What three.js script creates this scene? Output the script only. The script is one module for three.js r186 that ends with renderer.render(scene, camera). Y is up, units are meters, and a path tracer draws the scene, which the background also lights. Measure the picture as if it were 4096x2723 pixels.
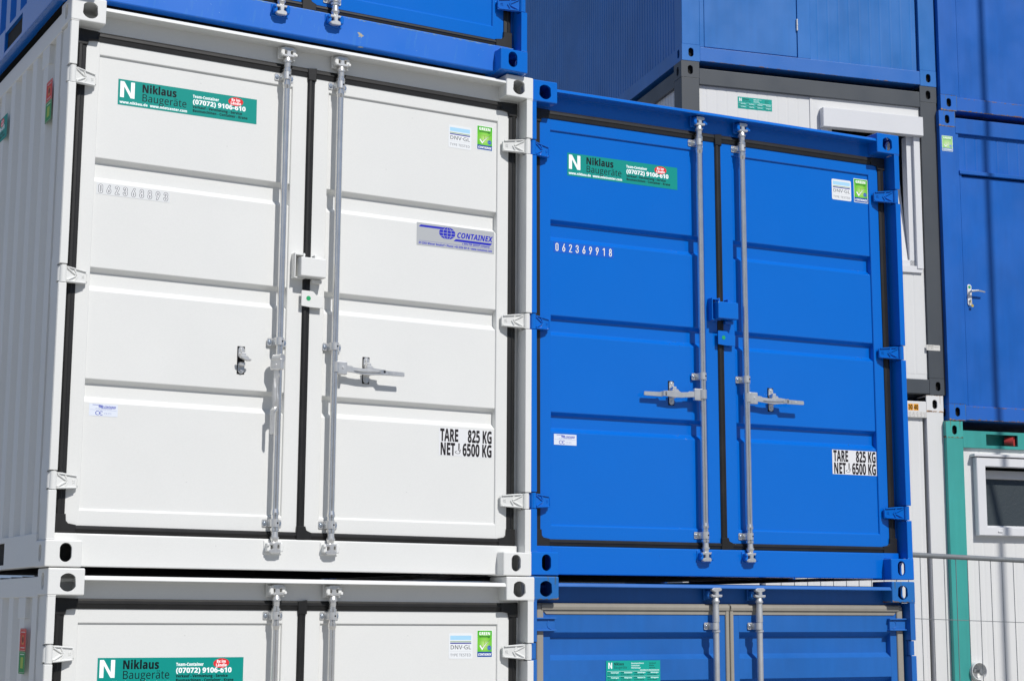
import * as THREE from 'three';
import { RoundedBoxGeometry } from 'three/addons/geometries/RoundedBoxGeometry.js';
import { mergeGeometries } from 'three/addons/utils/BufferGeometryUtils.js';
import { Brush, Evaluator, SUBTRACTION } from 'three-bvh-csg';
import { FontLoader } from 'three/addons/loaders/FontLoader.js';
import { TextGeometry } from 'three/addons/geometries/TextGeometry.js';

// ---------------------------------------------------------------- camera, sky, sun, exposure
const scene = new THREE.Scene();
const camera = new THREE.PerspectiveCamera(22.45, 1024 / 680, 0.1, 3000);
camera.position.set(-1.9226, -0.2114, 7.4937);
camera.rotation.set(0.1609, -0.5148, 0.0057, 'YXZ');
camera.focus = 9.3;
camera.userData.fStop = 11;
scene.add(camera);

const renderer = new THREE.WebGLRenderer({ antialias: true });
renderer.toneMapping = THREE.LinearToneMapping;
renderer.toneMappingExposure = 0.825;
renderer.shadowMap.enabled = true;

let seed = 7;
const rnd = () => { seed = (seed * 1664525 + 1013904223) >>> 0; return seed / 4294967296; };
// value noise that repeats every `per` cells
function makeNoise(sd) {
  const h = (x, y) => { let n = (x * 374761393 + y * 668265263 + sd * 982451653) | 0; n = Math.imul(n ^ (n >>> 13), 1274126177); n ^= n >>> 16; return (n >>> 0) / 4294967296; };
  return (x, y, per) => {
    const xi = Math.floor(x), yi = Math.floor(y), fx = x - xi, fy = y - yi;
    const sx = fx * fx * (3 - 2 * fx), sy = fy * fy * (3 - 2 * fy), w = (v) => ((v % per) + per) % per;
    const a = h(w(xi), w(yi)), b = h(w(xi + 1), w(yi)), c = h(w(xi), w(yi + 1)), d = h(w(xi + 1), w(yi + 1));
    return (a + (b - a) * sx) * (1 - sy) + (c + (d - c) * sx) * sy;
  };
}

const SUN = new THREE.Vector3(0.15, 1.0, 1.0).normalize();
{
  const w = 1024, h = 512, data = new Float32Array(w * h * 4), n = makeNoise(3);
  for (let j = 0; j < h; j++) for (let i = 0; i < w; i++) {
    const el = ((j + 0.5) / h - 0.5) * Math.PI, s = Math.sin(el);            // row 0 is the bottom
    const t = Math.max(0, s);
    let r = 0.56 - 0.46 * Math.pow(t, 0.42), g = 0.71 - 0.41 * Math.pow(t, 0.42), b = 0.94 - 0.20 * Math.pow(t, 0.42);
    if (s < 0) { r = 0.36; g = 0.36; b = 0.35; }
    let f = 0, a = 0.5, k = 8;
    for (let o = 0; o < 6; o++) { f += a * n(i / w * k * 2, j / h * k * 1.6 + 3, k * 2); a *= 0.5; k *= 2; }
    const c = s < 0.02 ? 0 : Math.min(1, Math.max(0, (f - 0.53) * 5)) * Math.min(1, (s - 0.02) * 8);
    const cl = 0.8 + 0.5 * f;
    const p = (j * w + i) * 4;
    data[p] = r + (cl - r) * c; data[p + 1] = g + (cl - g) * c; data[p + 2] = b + (cl * 1.03 - b) * c; data[p + 3] = 1;
  }
  const sky = new THREE.DataTexture(data, w, h, THREE.RGBAFormat, THREE.FloatType);
  sky.mapping = THREE.EquirectangularReflectionMapping;
  sky.magFilter = sky.minFilter = THREE.LinearFilter; sky.needsUpdate = true;
  scene.background = sky; scene.environment = sky;
  scene.backgroundIntensity = scene.environmentIntensity = 0.53;
}
const sun = new THREE.DirectionalLight(new THREE.Color(1, 0.97, 0.93), 4.4);
sun.target.position.set(3, 1, 0); sun.position.copy(SUN).multiplyScalar(40).add(sun.target.position);
sun.castShadow = true; sun.shadow.mapSize.set(4096, 4096);
Object.assign(sun.shadow.camera, { left: -14, right: 14, top: 14, bottom: -14, near: 1, far: 90 });
sun.shadow.radius = 1;
scene.add(sun, sun.target);

// ---------------------------------------------------------------- geometry helpers
const used = new Map();
function numbered(n) { const k = used.get(n) ?? 0; used.set(n, k + 1); return k ? `${n}_${String(k).padStart(3, '0')}` : n; }
function uvBox(g) {                                   // uv in metres, by the way each face points
  g = g.index ? g.toNonIndexed() : g.clone();
  for (const k of Object.keys(g.attributes)) if (k !== 'position' && k !== 'normal') g.deleteAttribute(k);
  g.clearGroups();
  const p = g.attributes.position, uv = new Float32Array(p.count * 2), a = new THREE.Vector3(), b = new THREE.Vector3(), c = new THREE.Vector3();
  for (let i = 0; i < p.count; i += 3) {
    a.fromBufferAttribute(p, i); b.fromBufferAttribute(p, i + 1); c.fromBufferAttribute(p, i + 2);
    const n = b.clone().sub(a).cross(c.clone().sub(a)), x = Math.abs(n.x), y = Math.abs(n.y), z = Math.abs(n.z);
    [a, b, c].forEach((v, k) => { const q = (i + k) * 2; if (z >= x && z >= y) { uv[q] = v.x; uv[q + 1] = v.y; } else if (x >= y) { uv[q] = v.z; uv[q + 1] = v.y; } else { uv[q] = v.x; uv[q + 1] = v.z; } });
  }
  g.setAttribute('uv', new THREE.BufferAttribute(uv, 2));
  return g;
}
const join = (list) => mergeGeometries(list.flat(Infinity).map(uvBox));
function rb(x0, x1, y0, y1, z0, z1, r = 0.003, seg = 2) {
  const w = x1 - x0, h = y1 - y0, d = z1 - z0;
  r = Math.min(r, w * 0.49, h * 0.49, d * 0.49);
  return new RoundedBoxGeometry(w, h, d, seg, r).translate((x0 + x1) / 2, (y0 + y1) / 2, (z0 + z1) / 2);
}
const bx = (x0, x1, y0, y1, z0, z1) => new THREE.BoxGeometry(x1 - x0, y1 - y0, z1 - z0).translate((x0 + x1) / 2, (y0 + y1) / 2, (z0 + z1) / 2);
function cyl(a, b, r0, r1 = r0, seg = 20, open = false) {
  const A = new THREE.Vector3(...a), B = new THREE.Vector3(...b), d = B.clone().sub(A), L = d.length();
  const g = new THREE.CylinderGeometry(r1, r0, L, seg, 1, open).translate(0, L / 2, 0);
  g.applyQuaternion(new THREE.Quaternion().setFromUnitVectors(new THREE.Vector3(0, 1, 0), d.normalize()));
  return g.translate(...a);
}
const shapeOf = (pts) => { const s = new THREE.Shape(); pts.forEach(([x, y], i) => i ? s.lineTo(x, y) : s.moveTo(x, y)); s.closePath(); return s; };
function ext(shape, d, bevel = 0, z = 0, seg = 1) {    // back face at z, front at z + d
  const s = Array.isArray(shape) ? shapeOf(shape) : shape;
  return new THREE.ExtrudeGeometry(s, { depth: d - 2 * bevel, bevelEnabled: bevel > 0, bevelSize: bevel, bevelOffset: -bevel, bevelThickness: bevel, bevelSegments: seg, curveSegments: 10 }).translate(0, 0, z + bevel);
}
const RY = (g, a) => g.rotateY(a), RX = (g, a) => g.rotateX(a), RZ = (g, a) => g.rotateZ(a);
function mirrored(g, W) {                              // left-right mirror about x = W/2
  const m = g.clone(), p = m.attributes.position, n = m.attributes.normal, u = m.attributes.uv;
  for (let i = 0; i < p.count; i++) { p.setX(i, W - p.getX(i)); n.setX(i, -n.getX(i)); }
  for (let i = 0; i < p.count; i += 3) for (const at of [p, n, u]) for (let k = 0; k < at.itemSize; k++) {
    const t = at.array[(i + 1) * at.itemSize + k]; at.array[(i + 1) * at.itemSize + k] = at.array[(i + 2) * at.itemSize + k]; at.array[(i + 2) * at.itemSize + k] = t;
  }
  return m;
}
function extrudeX(profile, x0, x1) {                   // profile points (z, y), swept along x
  return new THREE.ExtrudeGeometry(shapeOf(profile), { depth: x1 - x0, bevelEnabled: false }).rotateY(-Math.PI / 2).translate(x1, 0, 0);
}
function slotShape(cx, cy, w, h) {
  const r = w / 2, s = new THREE.Path(), k = h / 2 - r;
  s.absarc(cx, cy + k, r, 0, Math.PI, false); s.absarc(cx, cy - k, r, Math.PI, 2 * Math.PI, false); s.closePath(); return s;
}
const fill = (path) => new THREE.Shape(path.getPoints(12));

function part(name, geo, mat, parent, label) {
  const m = new THREE.Mesh(geo, mat); m.name = name; m.castShadow = m.receiveShadow = true;
  if (label) m.userData.label = label;
  parent.add(m); return m;
}
function thing(name, label, category, pos, turn = 0, group) {
  const o = new THREE.Group(); o.name = numbered(name); o.position.set(...pos); o.rotation.y = turn;
  o.userData = { label, category }; if (group) o.userData.group = group;
  scene.add(o); return o;
}
const cache = new Map();
const once = (k, f) => { if (!cache.has(k)) cache.set(k, f()); return cache.get(k); };

// ---------------------------------------------------------------- materials
function canvas(w, h, draw, opt = {}) {
  const c = document.createElement('canvas'); c.width = w; c.height = h;
  draw(c.getContext('2d'), w, h);
  const t = new THREE.CanvasTexture(c); t.colorSpace = opt.data ? THREE.NoColorSpace : THREE.SRGBColorSpace;
  t.wrapS = t.wrapT = THREE.RepeatWrapping; t.magFilter = THREE.LinearFilter; t.anisotropy = 8;
  if (opt.repeat) t.repeat.set(...opt.repeat);
  return t;
}
function dataTex(n, f, repeat, color) {
  const d = new Uint8Array(n * n * 4);
  for (let j = 0; j < n; j++) for (let i = 0; i < n; i++) {
    const v = f(i / n, j / n), q = (j * n + i) * 4;
    for (let k = 0; k < 3; k++) d[q + k] = Math.max(0, Math.min(255, (Array.isArray(v) ? v[k] : v) * 255));
    d[q + 3] = 255;
  }
  const t = new THREE.DataTexture(d, n, n); t.wrapS = t.wrapT = THREE.RepeatWrapping; t.magFilter = THREE.LinearFilter; t.minFilter = THREE.LinearMipmapLinearFilter;
  t.generateMipmaps = true; t.repeat.set(...repeat); t.needsUpdate = true; if (color) t.colorSpace = THREE.SRGBColorSpace; return t;
}
const n1 = makeNoise(11), n2 = makeNoise(23);
const fbm = (n, u, v, k, oct) => { let s = 0, a = 0.5; for (let i = 0; i < oct; i++) { s += a * n(u * k, v * k, k); k *= 2; a *= 0.5; } return s; };
// slight unevenness of painted sheet: long waves plus orange peel
const waveBump = dataTex(512, (u, v) => 0.75 * fbm(n1, u, v, 5, 2) + 0.012 * n2(u * 256, v * 256, 256), [1 / 1.7, 1 / 1.7]);
const roughTex = dataTex(512, (u, v) => 0.72 + 0.3 * (fbm(n2, u, v, 6, 5) - 0.45), [1 / 1.3, 1 / 1.3]);
const grainTex = dataTex(1024, (u, v) => { const s = 0.965 + 0.03 * fbm(n1, u, v, 4, 6) + 0.012 * (n2(u * 512, v * 512, 512) - 0.5); return n2(u * 300 + 7, v * 300, 300) > 0.9965 ? s * 0.86 : s; }, [1 / 1.9, 1 / 1.9], true);
const agedTex = dataTex(1024, (u, v) => {
  const f = fbm(n2, u, v, 5, 6), streak = fbm(n1, u * 1, v * 0.12, 64, 3);
  const s = 0.86 + 0.13 * f + 0.05 * (streak - 0.4); const chip = n1(u * 170, v * 170, 170) > 0.992 ? 0.1 : 0;
  return [Math.min(1, s + chip), Math.min(1, s + chip * 0.8), Math.min(1, s + chip * 0.6)];
}, [1 / 2.1, 1 / 2.1], true);
const paint = (rgb, rough = 0.42, o = {}) => new THREE.MeshPhysicalMaterial({ color: new THREE.Color().setRGB(...rgb), roughness: rough, roughnessMap: roughTex, map: grainTex, bumpMap: waveBump, bumpScale: 0.0016, ...o });
const M = {
  white: paint([0.80, 0.805, 0.785], 0.5),
  blue: paint([0.001, 0.15, 0.63], 0.33, { specularIntensity: 0.6, clearcoat: 0.5, clearcoatRoughness: 0.06, bumpScale: 0.006 }),
  blueOld: paint([0.010, 0.145, 0.52], 0.66, { map: agedTex }),
  officeBlue: paint([0.028, 0.195, 0.59], 0.5, { map: agedTex }),
  officeBlue2: paint([0.005, 0.135, 0.56], 0.55, { map: agedTex }),
  dark: paint([0.066, 0.075, 0.085], 0.6),
  officeWhite: paint([0.76, 0.76, 0.745], 0.55),
  windowWhite: paint([0.76, 0.765, 0.775], 0.45),
  teal: paint([0.05, 0.40, 0.36], 0.6, { map: agedTex }),
  greySeal: paint([0.36, 0.335, 0.285], 0.75, { map: agedTex }),
  black: new THREE.MeshStandardMaterial({ color: new THREE.Color().setRGB(0.006, 0.006, 0.006), roughness: 0.9 }),
  under: new THREE.MeshStandardMaterial({ color: new THREE.Color().setRGB(0.02, 0.02, 0.02), roughness: 0.95 }),
};
M.rubber = new THREE.MeshStandardMaterial({ color: new THREE.Color().setRGB(0.017, 0.017, 0.0175), roughness: 0.45, bumpMap: waveBump, bumpScale: 0.004,
  map: dataTex(512, (u, v) => { const f = fbm(n1, u, v, 8, 6); const s = 0.62 + 0.55 * (f - 0.3); return [s * 1.02, s, s * 0.97]; }, [1 / 0.8, 1 / 0.8], true) });
const galvTex = dataTex(512, (u, v) => { const s = fbm(n1, u, v, 16, 5), l = fbm(n2, u, v * 0.05, 128, 2); return 0.9 + 0.09 * s + 0.06 * (l - 0.4); }, [1 / 0.9, 1 / 0.9], true);
const galvRough = dataTex(512, (u, v) => 0.8 + 0.25 * fbm(n2, u, v, 8, 3), [1 / 0.9, 1 / 0.9]);
M.zinc = new THREE.MeshStandardMaterial({ color: new THREE.Color().setRGB(0.93, 0.915, 0.88), metalness: 0.84, roughness: 0.25, map: galvTex, roughnessMap: galvRough });
M.zincCast = new THREE.MeshStandardMaterial({ color: new THREE.Color().setRGB(0.86, 0.855, 0.835), metalness: 0.74, roughness: 0.36, map: galvTex, roughnessMap: galvRough });
M.fence = new THREE.MeshStandardMaterial({ color: new THREE.Color().setRGB(0.27, 0.285, 0.295), metalness: 0.45, roughness: 0.6, map: galvTex });
M.zincDull = new THREE.MeshStandardMaterial({ color: new THREE.Color().setRGB(0.66, 0.67, 0.68), metalness: 0.75, roughness: 0.6, map: galvTex, roughnessMap: galvRough });
M.bolt = new THREE.MeshStandardMaterial({ color: new THREE.Color().setRGB(0.72, 0.76, 0.8), metalness: 0.95, roughness: 0.25 });
M.green = new THREE.MeshStandardMaterial({ color: new THREE.Color().setRGB(0.005, 0.36, 0.12), roughness: 0.6 });

// painted rails that carry scratches, chips and rust along their lower edge; u in metres, v = 0..1 over the rail's height
function wornRail(w, h, hgt, base, marks) {
  const t = canvas(w, h, (x) => { x.fillStyle = base; x.fillRect(0, 0, w, h); marks(x, w, h); }, { repeat: [1 / 2.5, 1 / hgt] });
  return t;
}
const scratchy = (x, w, h, count, colour, len) => { for (let i = 0; i < count; i++) { const a = rnd() * w, b = rnd() * h, l = len * rnd() * rnd(); x.strokeStyle = colour; x.globalAlpha = 0.15 + 0.6 * rnd(); x.lineWidth = 0.6 + 1.6 * rnd(); x.beginPath(); x.moveTo(a, b); const an = rnd() * 6.3; x.lineTo(a + Math.cos(an) * l, b + Math.sin(an) * l); x.stroke(); } x.globalAlpha = 1; };
const rusty = (x, w, h, count, from) => { for (let i = 0; i < count; i++) { const a = rnd() * w, b = h * (from + (1 - from) * Math.pow(rnd(), 0.35)), r = 2 + 8 * rnd() * rnd(); x.fillStyle = ['#7a4a22', '#8f5a2a', '#5a3a28', '#a9784a'][Math.floor(rnd() * 4)]; x.globalAlpha = 0.45 + 0.5 * rnd(); x.beginPath(); x.ellipse(a, b, r * (1 + 3 * rnd()), r * 0.7, 0, 0, 7); x.fill(); } x.globalAlpha = 1; };
const railMat = (map, rough = 0.55) => new THREE.MeshPhysicalMaterial({ map, roughness: rough, roughnessMap: roughTex, bumpMap: waveBump, bumpScale: 0.0012 });
M.sillScuffed = railMat(wornRail(2048, 160, 0.14, '#1a6ed2', (x, w, h) => {
  scratchy(x, w, h, 90, '#9fb6cf', 14); scratchy(x, w, h, 40, '#c9c6bb', 5);
  for (let i = 0; i < 60; i++) { x.globalAlpha = 0.03 + 0.05 * rnd(); x.fillStyle = '#a9b4bd'; x.beginPath(); x.ellipse(rnd() * w, h * rnd(), 2 + 4 * rnd(), 10 + 60 * rnd(), 0.1, 0, 7); x.fill(); }
  x.globalAlpha = 0.9; x.fillStyle = '#b6aa90';
  for (let i = 0; i < 16; i++) { x.beginPath(); x.ellipse(1240 + 10 * (rnd() - 0.5) * 2, 82 + 22 * (rnd() - 0.5), 2 + 5 * rnd(), 2 + 5 * rnd(), 0, 0, 7); x.fill(); }
  x.globalAlpha = 0.5; for (let i = 0; i < 160; i++) { x.fillStyle = ['#8c8a70', '#6d7466', '#b7ab8c'][i % 3]; x.beginPath(); x.ellipse(rnd() * w, h - 3 - 9 * rnd() * rnd(), 2 + 9 * rnd(), 1 + 1.5 * rnd(), 0, 0, 7); x.fill(); } x.globalAlpha = 1;
}));
M.railRust1 = railMat(wornRail(2048, 120, 0.13, '#2c6dbd', (x, w, h) => { scratchy(x, w, h, 60, '#6a9bd4', 16); rusty(x, w, h, 380, 0.9); }));
M.railRust2 = railMat(wornRail(2048, 120, 0.13, '#1f62bb', (x, w, h) => { scratchy(x, w, h, 80, '#5f93d6', 18); rusty(x, w, h, 900, 0.84); rusty(x, w, h, 900, 0.94); for (let i = 0; i < 130; i++) { x.fillStyle = '#8a5228'; x.globalAlpha = 0.8; x.fillRect(180 + rnd() * (w - 180), 2 + 7 * rnd() * rnd(), 3 + 12 * rnd(), 2 + 3 * rnd()); } x.globalAlpha = 1; }));

// corner castings with rust runs and chipped edges over the paint `rgb`
function rustCast(rgb, streaks) {
  const t = canvas(512, 128, (x, w, h) => {
    x.fillStyle = '#' + new THREE.Color().setRGB(...rgb).getHexString(); x.fillRect(0, 0, w, h);
    for (let i = 0; i < streaks; i++) { const a = rnd() * w, l = h * (0.2 + 0.6 * rnd()); x.strokeStyle = ['#8a5a2c', '#9b6a3a', '#6e4a2c'][i % 3]; for (let k = 0; k < 5; k++) { x.globalAlpha = 0.10 + 0.12 * rnd(); x.lineWidth = 1 + 5 * rnd(); x.beginPath(); x.moveTo(a + 6 * (rnd() - 0.5), 0); x.lineTo(a + 8 * (rnd() - 0.5), l * (0.4 + 0.6 * rnd())); x.stroke(); } }
    rusty(x, w, h, 60, 0.9); for (let i = 0; i < 70; i++) { x.fillStyle = '#7c4e28'; x.globalAlpha = 0.3 + 0.5 * rnd(); x.beginPath(); x.ellipse(rnd() * w, 1 + 5 * rnd() * rnd(), 2 + 6 * rnd() * rnd(), 1 + 2 * rnd(), 0, 0, 7); x.fill(); } x.globalAlpha = 1;
  }, { repeat: [1 / 0.6, 1 / 0.145] });
  return new THREE.MeshPhysicalMaterial({ map: t, roughness: 0.6, roughnessMap: roughTex, bumpMap: waveBump, bumpScale: 0.0012 });
}
M.castOld = rustCast([0.010, 0.145, 0.46], 9); M.castWhite = rustCast([0.74, 0.74, 0.72], 7); M.castTeal = rustCast([0.05, 0.38, 0.34], 8); M.castBlue = rustCast([0.006, 0.13, 0.53], 5);

// ---------------------------------------------------------------- printed stickers (drawn in fractions of their own size)
const bold = 'bold';
const F = (px, style = '') => `${style} ${px}px sans-serif`.trim();
function fit(x, str, px, font, X, Y, w, fillStyle, italic) {           // text squeezed or stretched to width w, baseline Y
  x.font = F(px, font); const m = x.measureText(str).width; x.save(); x.translate(X, Y); if (italic) x.transform(1, 0, -0.2, 1, 0, 0); x.scale(w / m, 1); x.fillStyle = fillStyle; x.fillText(str, 0, 0); if (font === bold) { x.strokeStyle = fillStyle; x.lineJoin = 'round'; x.lineWidth = px * 0.035; x.strokeText(str, 0, 0); } x.restore();
}
const paper = (tex, rough = 0.5) => new THREE.MeshPhysicalMaterial({ map: tex, roughness: rough, specularIntensity: 0.5 });
function letterN(x, X, Y, w, h, c) { x.fillStyle = c; x.beginPath(); const s = w * 0.27; [[0, 0], [s, 0], [w - s, h * 0.68], [w - s, 0], [w, 0], [w, h], [w - s, h], [s, h * 0.32], [s, h], [0, h]].forEach(([a, b], i) => i ? x.lineTo(X + a, Y + b) : x.moveTo(X + a, Y + b)); x.closePath(); x.fill(); }
const S = {};
S.banner = paper(canvas(1400, 252, (x, w, h) => {
  x.fillStyle = '#009288'; x.fillRect(0, 0, w, h);
  letterN(x, 20, 18, 142, 158, '#ffffff');
  fit(x, 'Niklaus', 106, bold, 230, 100, 348, '#03141a'); fit(x, 'Baugeräte', 100, '', 230, 188, 452, '#03141a');
  fit(x, 'www.nikbau.de', 36, bold, 18, 234, 275, '#fff'); fit(x, 'www.mietcenter.com', 36, bold, 315, 234, 372, '#fff');
  fit(x, 'Team-Container', 40, bold, 740, 76, 266, '#fff'); fit(x, '(07072) 9106-610', 62, bold, 740, 138, 545, '#fff');
  fit(x, 'Verkauf - Vermietung - Service', 36, bold, 740, 180, 508, '#03141a'); fit(x, 'Baumaschinen - Container - Krane', 36, bold, 740, 218, 566, '#03141a');
  x.fillStyle = '#e23338'; x.beginPath(); x.ellipse(1180, 54, 78, 44, -0.06, 0, 7); x.fill();
  fit(x, '8x im', 36, bold, 1134, 50, 92, '#fff'); fit(x, 'Ländle', 36, bold, 1126, 84, 110, '#fff');
}));
S.dnv = paper(canvas(400, 360, (x, w, h) => {
  x.fillStyle = '#e8ebed'; x.fillRect(0, 0, w, h);
  x.fillStyle = '#a9d8f3'; x.fillRect(24, 36, 352, 62); x.fillStyle = '#6b9a55'; x.fillRect(24, 116, 352, 10); x.fillStyle = '#232a98'; x.fillRect(24, 134, 352, 16);
  fit(x, 'DNV·GL', 78, '', 24, 226, 352, '#2c2f36'); x.fillStyle = '#c5c7ca'; x.fillRect(24, 252, 352, 3); fit(x, 'TYPE TESTED', 52, '', 26, 326, 350, '#6d7076');
}));
const tickSticker = (fade) => paper(canvas(300, 420, (x, w, h) => {
  const border = 10; x.fillStyle = '#eef4ee'; x.fillRect(0, 0, w, h);
  const g = x.createRadialGradient(w / 2, 230, 10, w / 2, 200, 230); g.addColorStop(0, '#c4e58d'); g.addColorStop(0.5, '#74c83a'); g.addColorStop(1, '#3aae1e');
  x.fillStyle = g; x.fillRect(border, border, w - 2 * border, 320); x.fillStyle = '#1b4a9c'; x.fillRect(border, 330, w - 2 * border, 80);
  fit(x, 'GREEN', 62, bold, 40, 76, 220, '#fff'); fit(x, 'technology', 36, bold, 46, 112, 208, '#14462f');
  x.strokeStyle = '#8cae4a'; x.lineWidth = 7; x.strokeRect(60, 165, 86, 90); x.strokeRect(150, 165, 86, 90);
  x.beginPath(); x.moveTo(48, 240); x.lineTo(104, 312); x.quadraticCurveTo(170, 210, 268, 140); x.quadraticCurveTo(170, 200, 106, 274); x.lineTo(70, 226); x.closePath(); x.fillStyle = '#fff'; x.fill(); x.strokeStyle = '#4a6a4a'; x.lineWidth = 3; x.stroke();
  x.fillStyle = '#2257a8'; x.beginPath(); x.arc(240, 272, 38, 0, 7); x.fill(); x.fillStyle = '#cfe0f4'; for (let i = 0; i < 12; i++) { x.beginPath(); x.arc(240 + 30 * Math.cos(i * 0.5236), 272 + 30 * Math.sin(i * 0.5236), 3, 0, 7); x.fill(); } x.fillStyle = '#5b86c6'; x.fillRect(218, 262, 44, 22);
  fit(x, 'CONTAINEX', 48, bold, 24, 388, 250, '#fff', true);
  x.globalAlpha = fade; x.fillStyle = '#e6f0e6'; x.fillRect(0, 0, w, h); x.globalAlpha = 1;
}));
S.green = tickSticker(0); S.greenFaded = tickSticker(0.42);
function globe(x, cx, cy, rx, ry, c, bg) {
  x.fillStyle = c; x.beginPath(); x.ellipse(cx, cy, rx, ry, 0, 0, 7); x.fill(); x.strokeStyle = bg; x.lineWidth = Math.max(1.5, rx * 0.05);
  x.beginPath(); x.ellipse(cx, cy, rx * 0.5, ry, 0, 0, 7); x.stroke(); x.beginPath(); x.moveTo(cx, cy - ry); x.lineTo(cx, cy + ry); x.stroke();
  for (const k of [-0.5, 0, 0.5]) { x.beginPath(); x.moveTo(cx - rx, cy + k * ry); x.lineTo(cx + rx, cy + k * ry); x.stroke(); }
}
S.maker = paper(canvas(1000, 250, (x, w, h) => {
  x.fillStyle = '#b4b7ba'; x.fillRect(0, 0, w, h); const c = '#2a30b8';
  x.fillStyle = c; x.beginPath(); [[24, 46], [50, 22], [330, 22], [330, 46]].forEach(([a, b], i) => i ? x.lineTo(a, b) : x.moveTo(a, b)); x.fill();
  globe(x, 388, 82, 104, 68, c, '#b4b7ba'); fit(x, 'CONTAINEX', 84, bold, 508, 118, 462, c, true);
  x.fillStyle = c; x.beginPath(); [[500, 134], [974, 134], [950, 160], [470, 160]].forEach(([a, b], i) => i ? x.lineTo(a, b) : x.moveTo(a, b)); x.fill();
  fit(x, 'a WALTER GROUP company', 30, bold, 580, 186, 360, c, true); x.fillStyle = c; x.fillRect(26, 196, 948, 2); fit(x, 'AT-2355 Wiener Neudorf • Phone: +43 2236 601-0 • www.containex.com', 32, bold, 26, 232, 948, c);
}), 0.4);
S.ce = paper(canvas(400, 190, (x, w, h) => {
  x.fillStyle = '#dfe5f0'; x.fillRect(0, 0, w, h); const c = '#3345b0'; x.fillStyle = c; x.fillRect(45, 14, 110, 7); globe(x, 164, 38, 36, 22, c, '#dfe5f0');
  fit(x, 'CONTAINEX', 36, bold, 206, 54, 164, c, true); x.fillRect(170, 58, 195, 7); fit(x, 'AT-2355 WIENER NEUDORF', 18, '', 90, 82, 230, '#5a66a8'); x.fillRect(14, 94, 372, 2);
  x.strokeStyle = c; x.lineWidth = 9; x.beginPath(); x.arc(120, 143, 28, 0.9, 5.4); x.stroke(); x.beginPath(); x.arc(172, 143, 28, 0.9, 5.4); x.stroke(); x.fillRect(146, 139, 24, 8);
  fit(x, 'EN 1090-1 Certificate', 13, '', 210, 142, 100, '#7480b8'); fit(x, 'No. 2390 - CPR - 0114', 13, '', 210, 158, 105, '#7480b8');
}));
S.weight = paper(canvas(640, 460, (x, w, h) => {
  x.fillStyle = '#e3e4e6'; x.fillRect(0, 0, w, h); const k = '#231f22';
  fit(x, 'TARE', 282, bold, 16, 216, 215, k); fit(x, '825 KG', 282, bold, 338, 216, 292, k); fit(x, 'NET', 282, bold, 16, 446, 175, k); fit(x, '6500 KG', 282, bold, 278, 446, 352, k);
  x.strokeStyle = '#3a3638'; x.lineWidth = 7; x.strokeRect(232, 246, 9, 92); x.beginPath(); x.arc(222, 388, 28, -1.2, 3.4); x.stroke(); x.beginPath(); x.moveTo(236, 338); x.quadraticCurveTo(232, 352, 226, 362); x.stroke(); x.beginPath(); x.moveTo(195, 385); x.lineTo(214, 372); x.stroke(); x.beginPath(); x.moveTo(249, 380); x.lineTo(254, 350); x.lineTo(240, 366); x.stroke();
}));
const STROKES = {                                        // narrow round-ended figures in a 40 x 100 box: each entry a list of polylines, arcs as [cx, cy, rx, ry, from, to]
  0: [[[8, 22], [8, 78]], [20, 78, 12, 14, 0, Math.PI], [[32, 78], [32, 22]], [20, 22, 12, 14, Math.PI, 6.283]],
  1: [[[10, 24], [26, 8], [26, 92]]],
  2: [[20, 24, 12, 16, Math.PI, 6.7], [[31, 31], [8, 92], [34, 92]]],
  3: [[19, 27, 12, 19, Math.PI, 7.85], [19, 69, 13, 23, -1.57, Math.PI]],
  4: [[[22, 8], [7, 72], [34, 72]], [[28, 50], [28, 92]]],
  6: [[20, 68, 12, 24, 0, 6.28], [[27, 8], [9, 60]]],
  8: [[20, 28, 10, 20, 0, 6.28], [20, 70, 12, 22, 0, 6.28]],
  9: [[20, 32, 12, 24, 0, 6.28], [[13, 92], [31, 40]]],
};
function digits(str, fg, edge, bg, w, thick, rim) {
  return paper(canvas(w, 150, (x, W, h) => {
    x.fillStyle = bg; x.fillRect(0, 0, W, h); const step = W / str.length; x.lineJoin = x.lineCap = 'round';
    for (const [lw, col] of [[thick + 2 * rim, edge], [thick, fg]]) for (let i = 0; i < str.length; i++) {
      x.save(); x.translate(step * (i + 0.5) - 26, 16); x.scale(1.3, 1.18); x.strokeStyle = col; x.lineWidth = lw;
      for (const p of STROKES[str[i]]) { x.beginPath(); if (Array.isArray(p[0])) p.forEach(([a, c], k) => k ? x.lineTo(a, c) : x.moveTo(a, c)); else x.ellipse(p[0], p[1], p[2], p[3], 0, p[4], p[5]); x.stroke(); }
      x.restore();
    }
  }));
}
S.numWhite = digits('062368893', '#f0f1f2', '#5a5c64', '#dfe1e2', 900, 10, 4.5);
S.numBlue = digits('062369918', '#f3f4f6', '#0c2a5c', '#0f60cc', 900, 10, 2.5);
S.numRail = digits('84111', '#eceae7', '#77756f', '#d6d4cf', 520, 10, 5);
S.yellow = ['30', '40'].map((s) => paper(canvas(128, 160, (x, w, h) => { x.fillStyle = '#f0a41c'; x.fillRect(0, 0, w, h); fit(x, s, 160, bold, 8, 136, 112, '#2c2418'); })));
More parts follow.
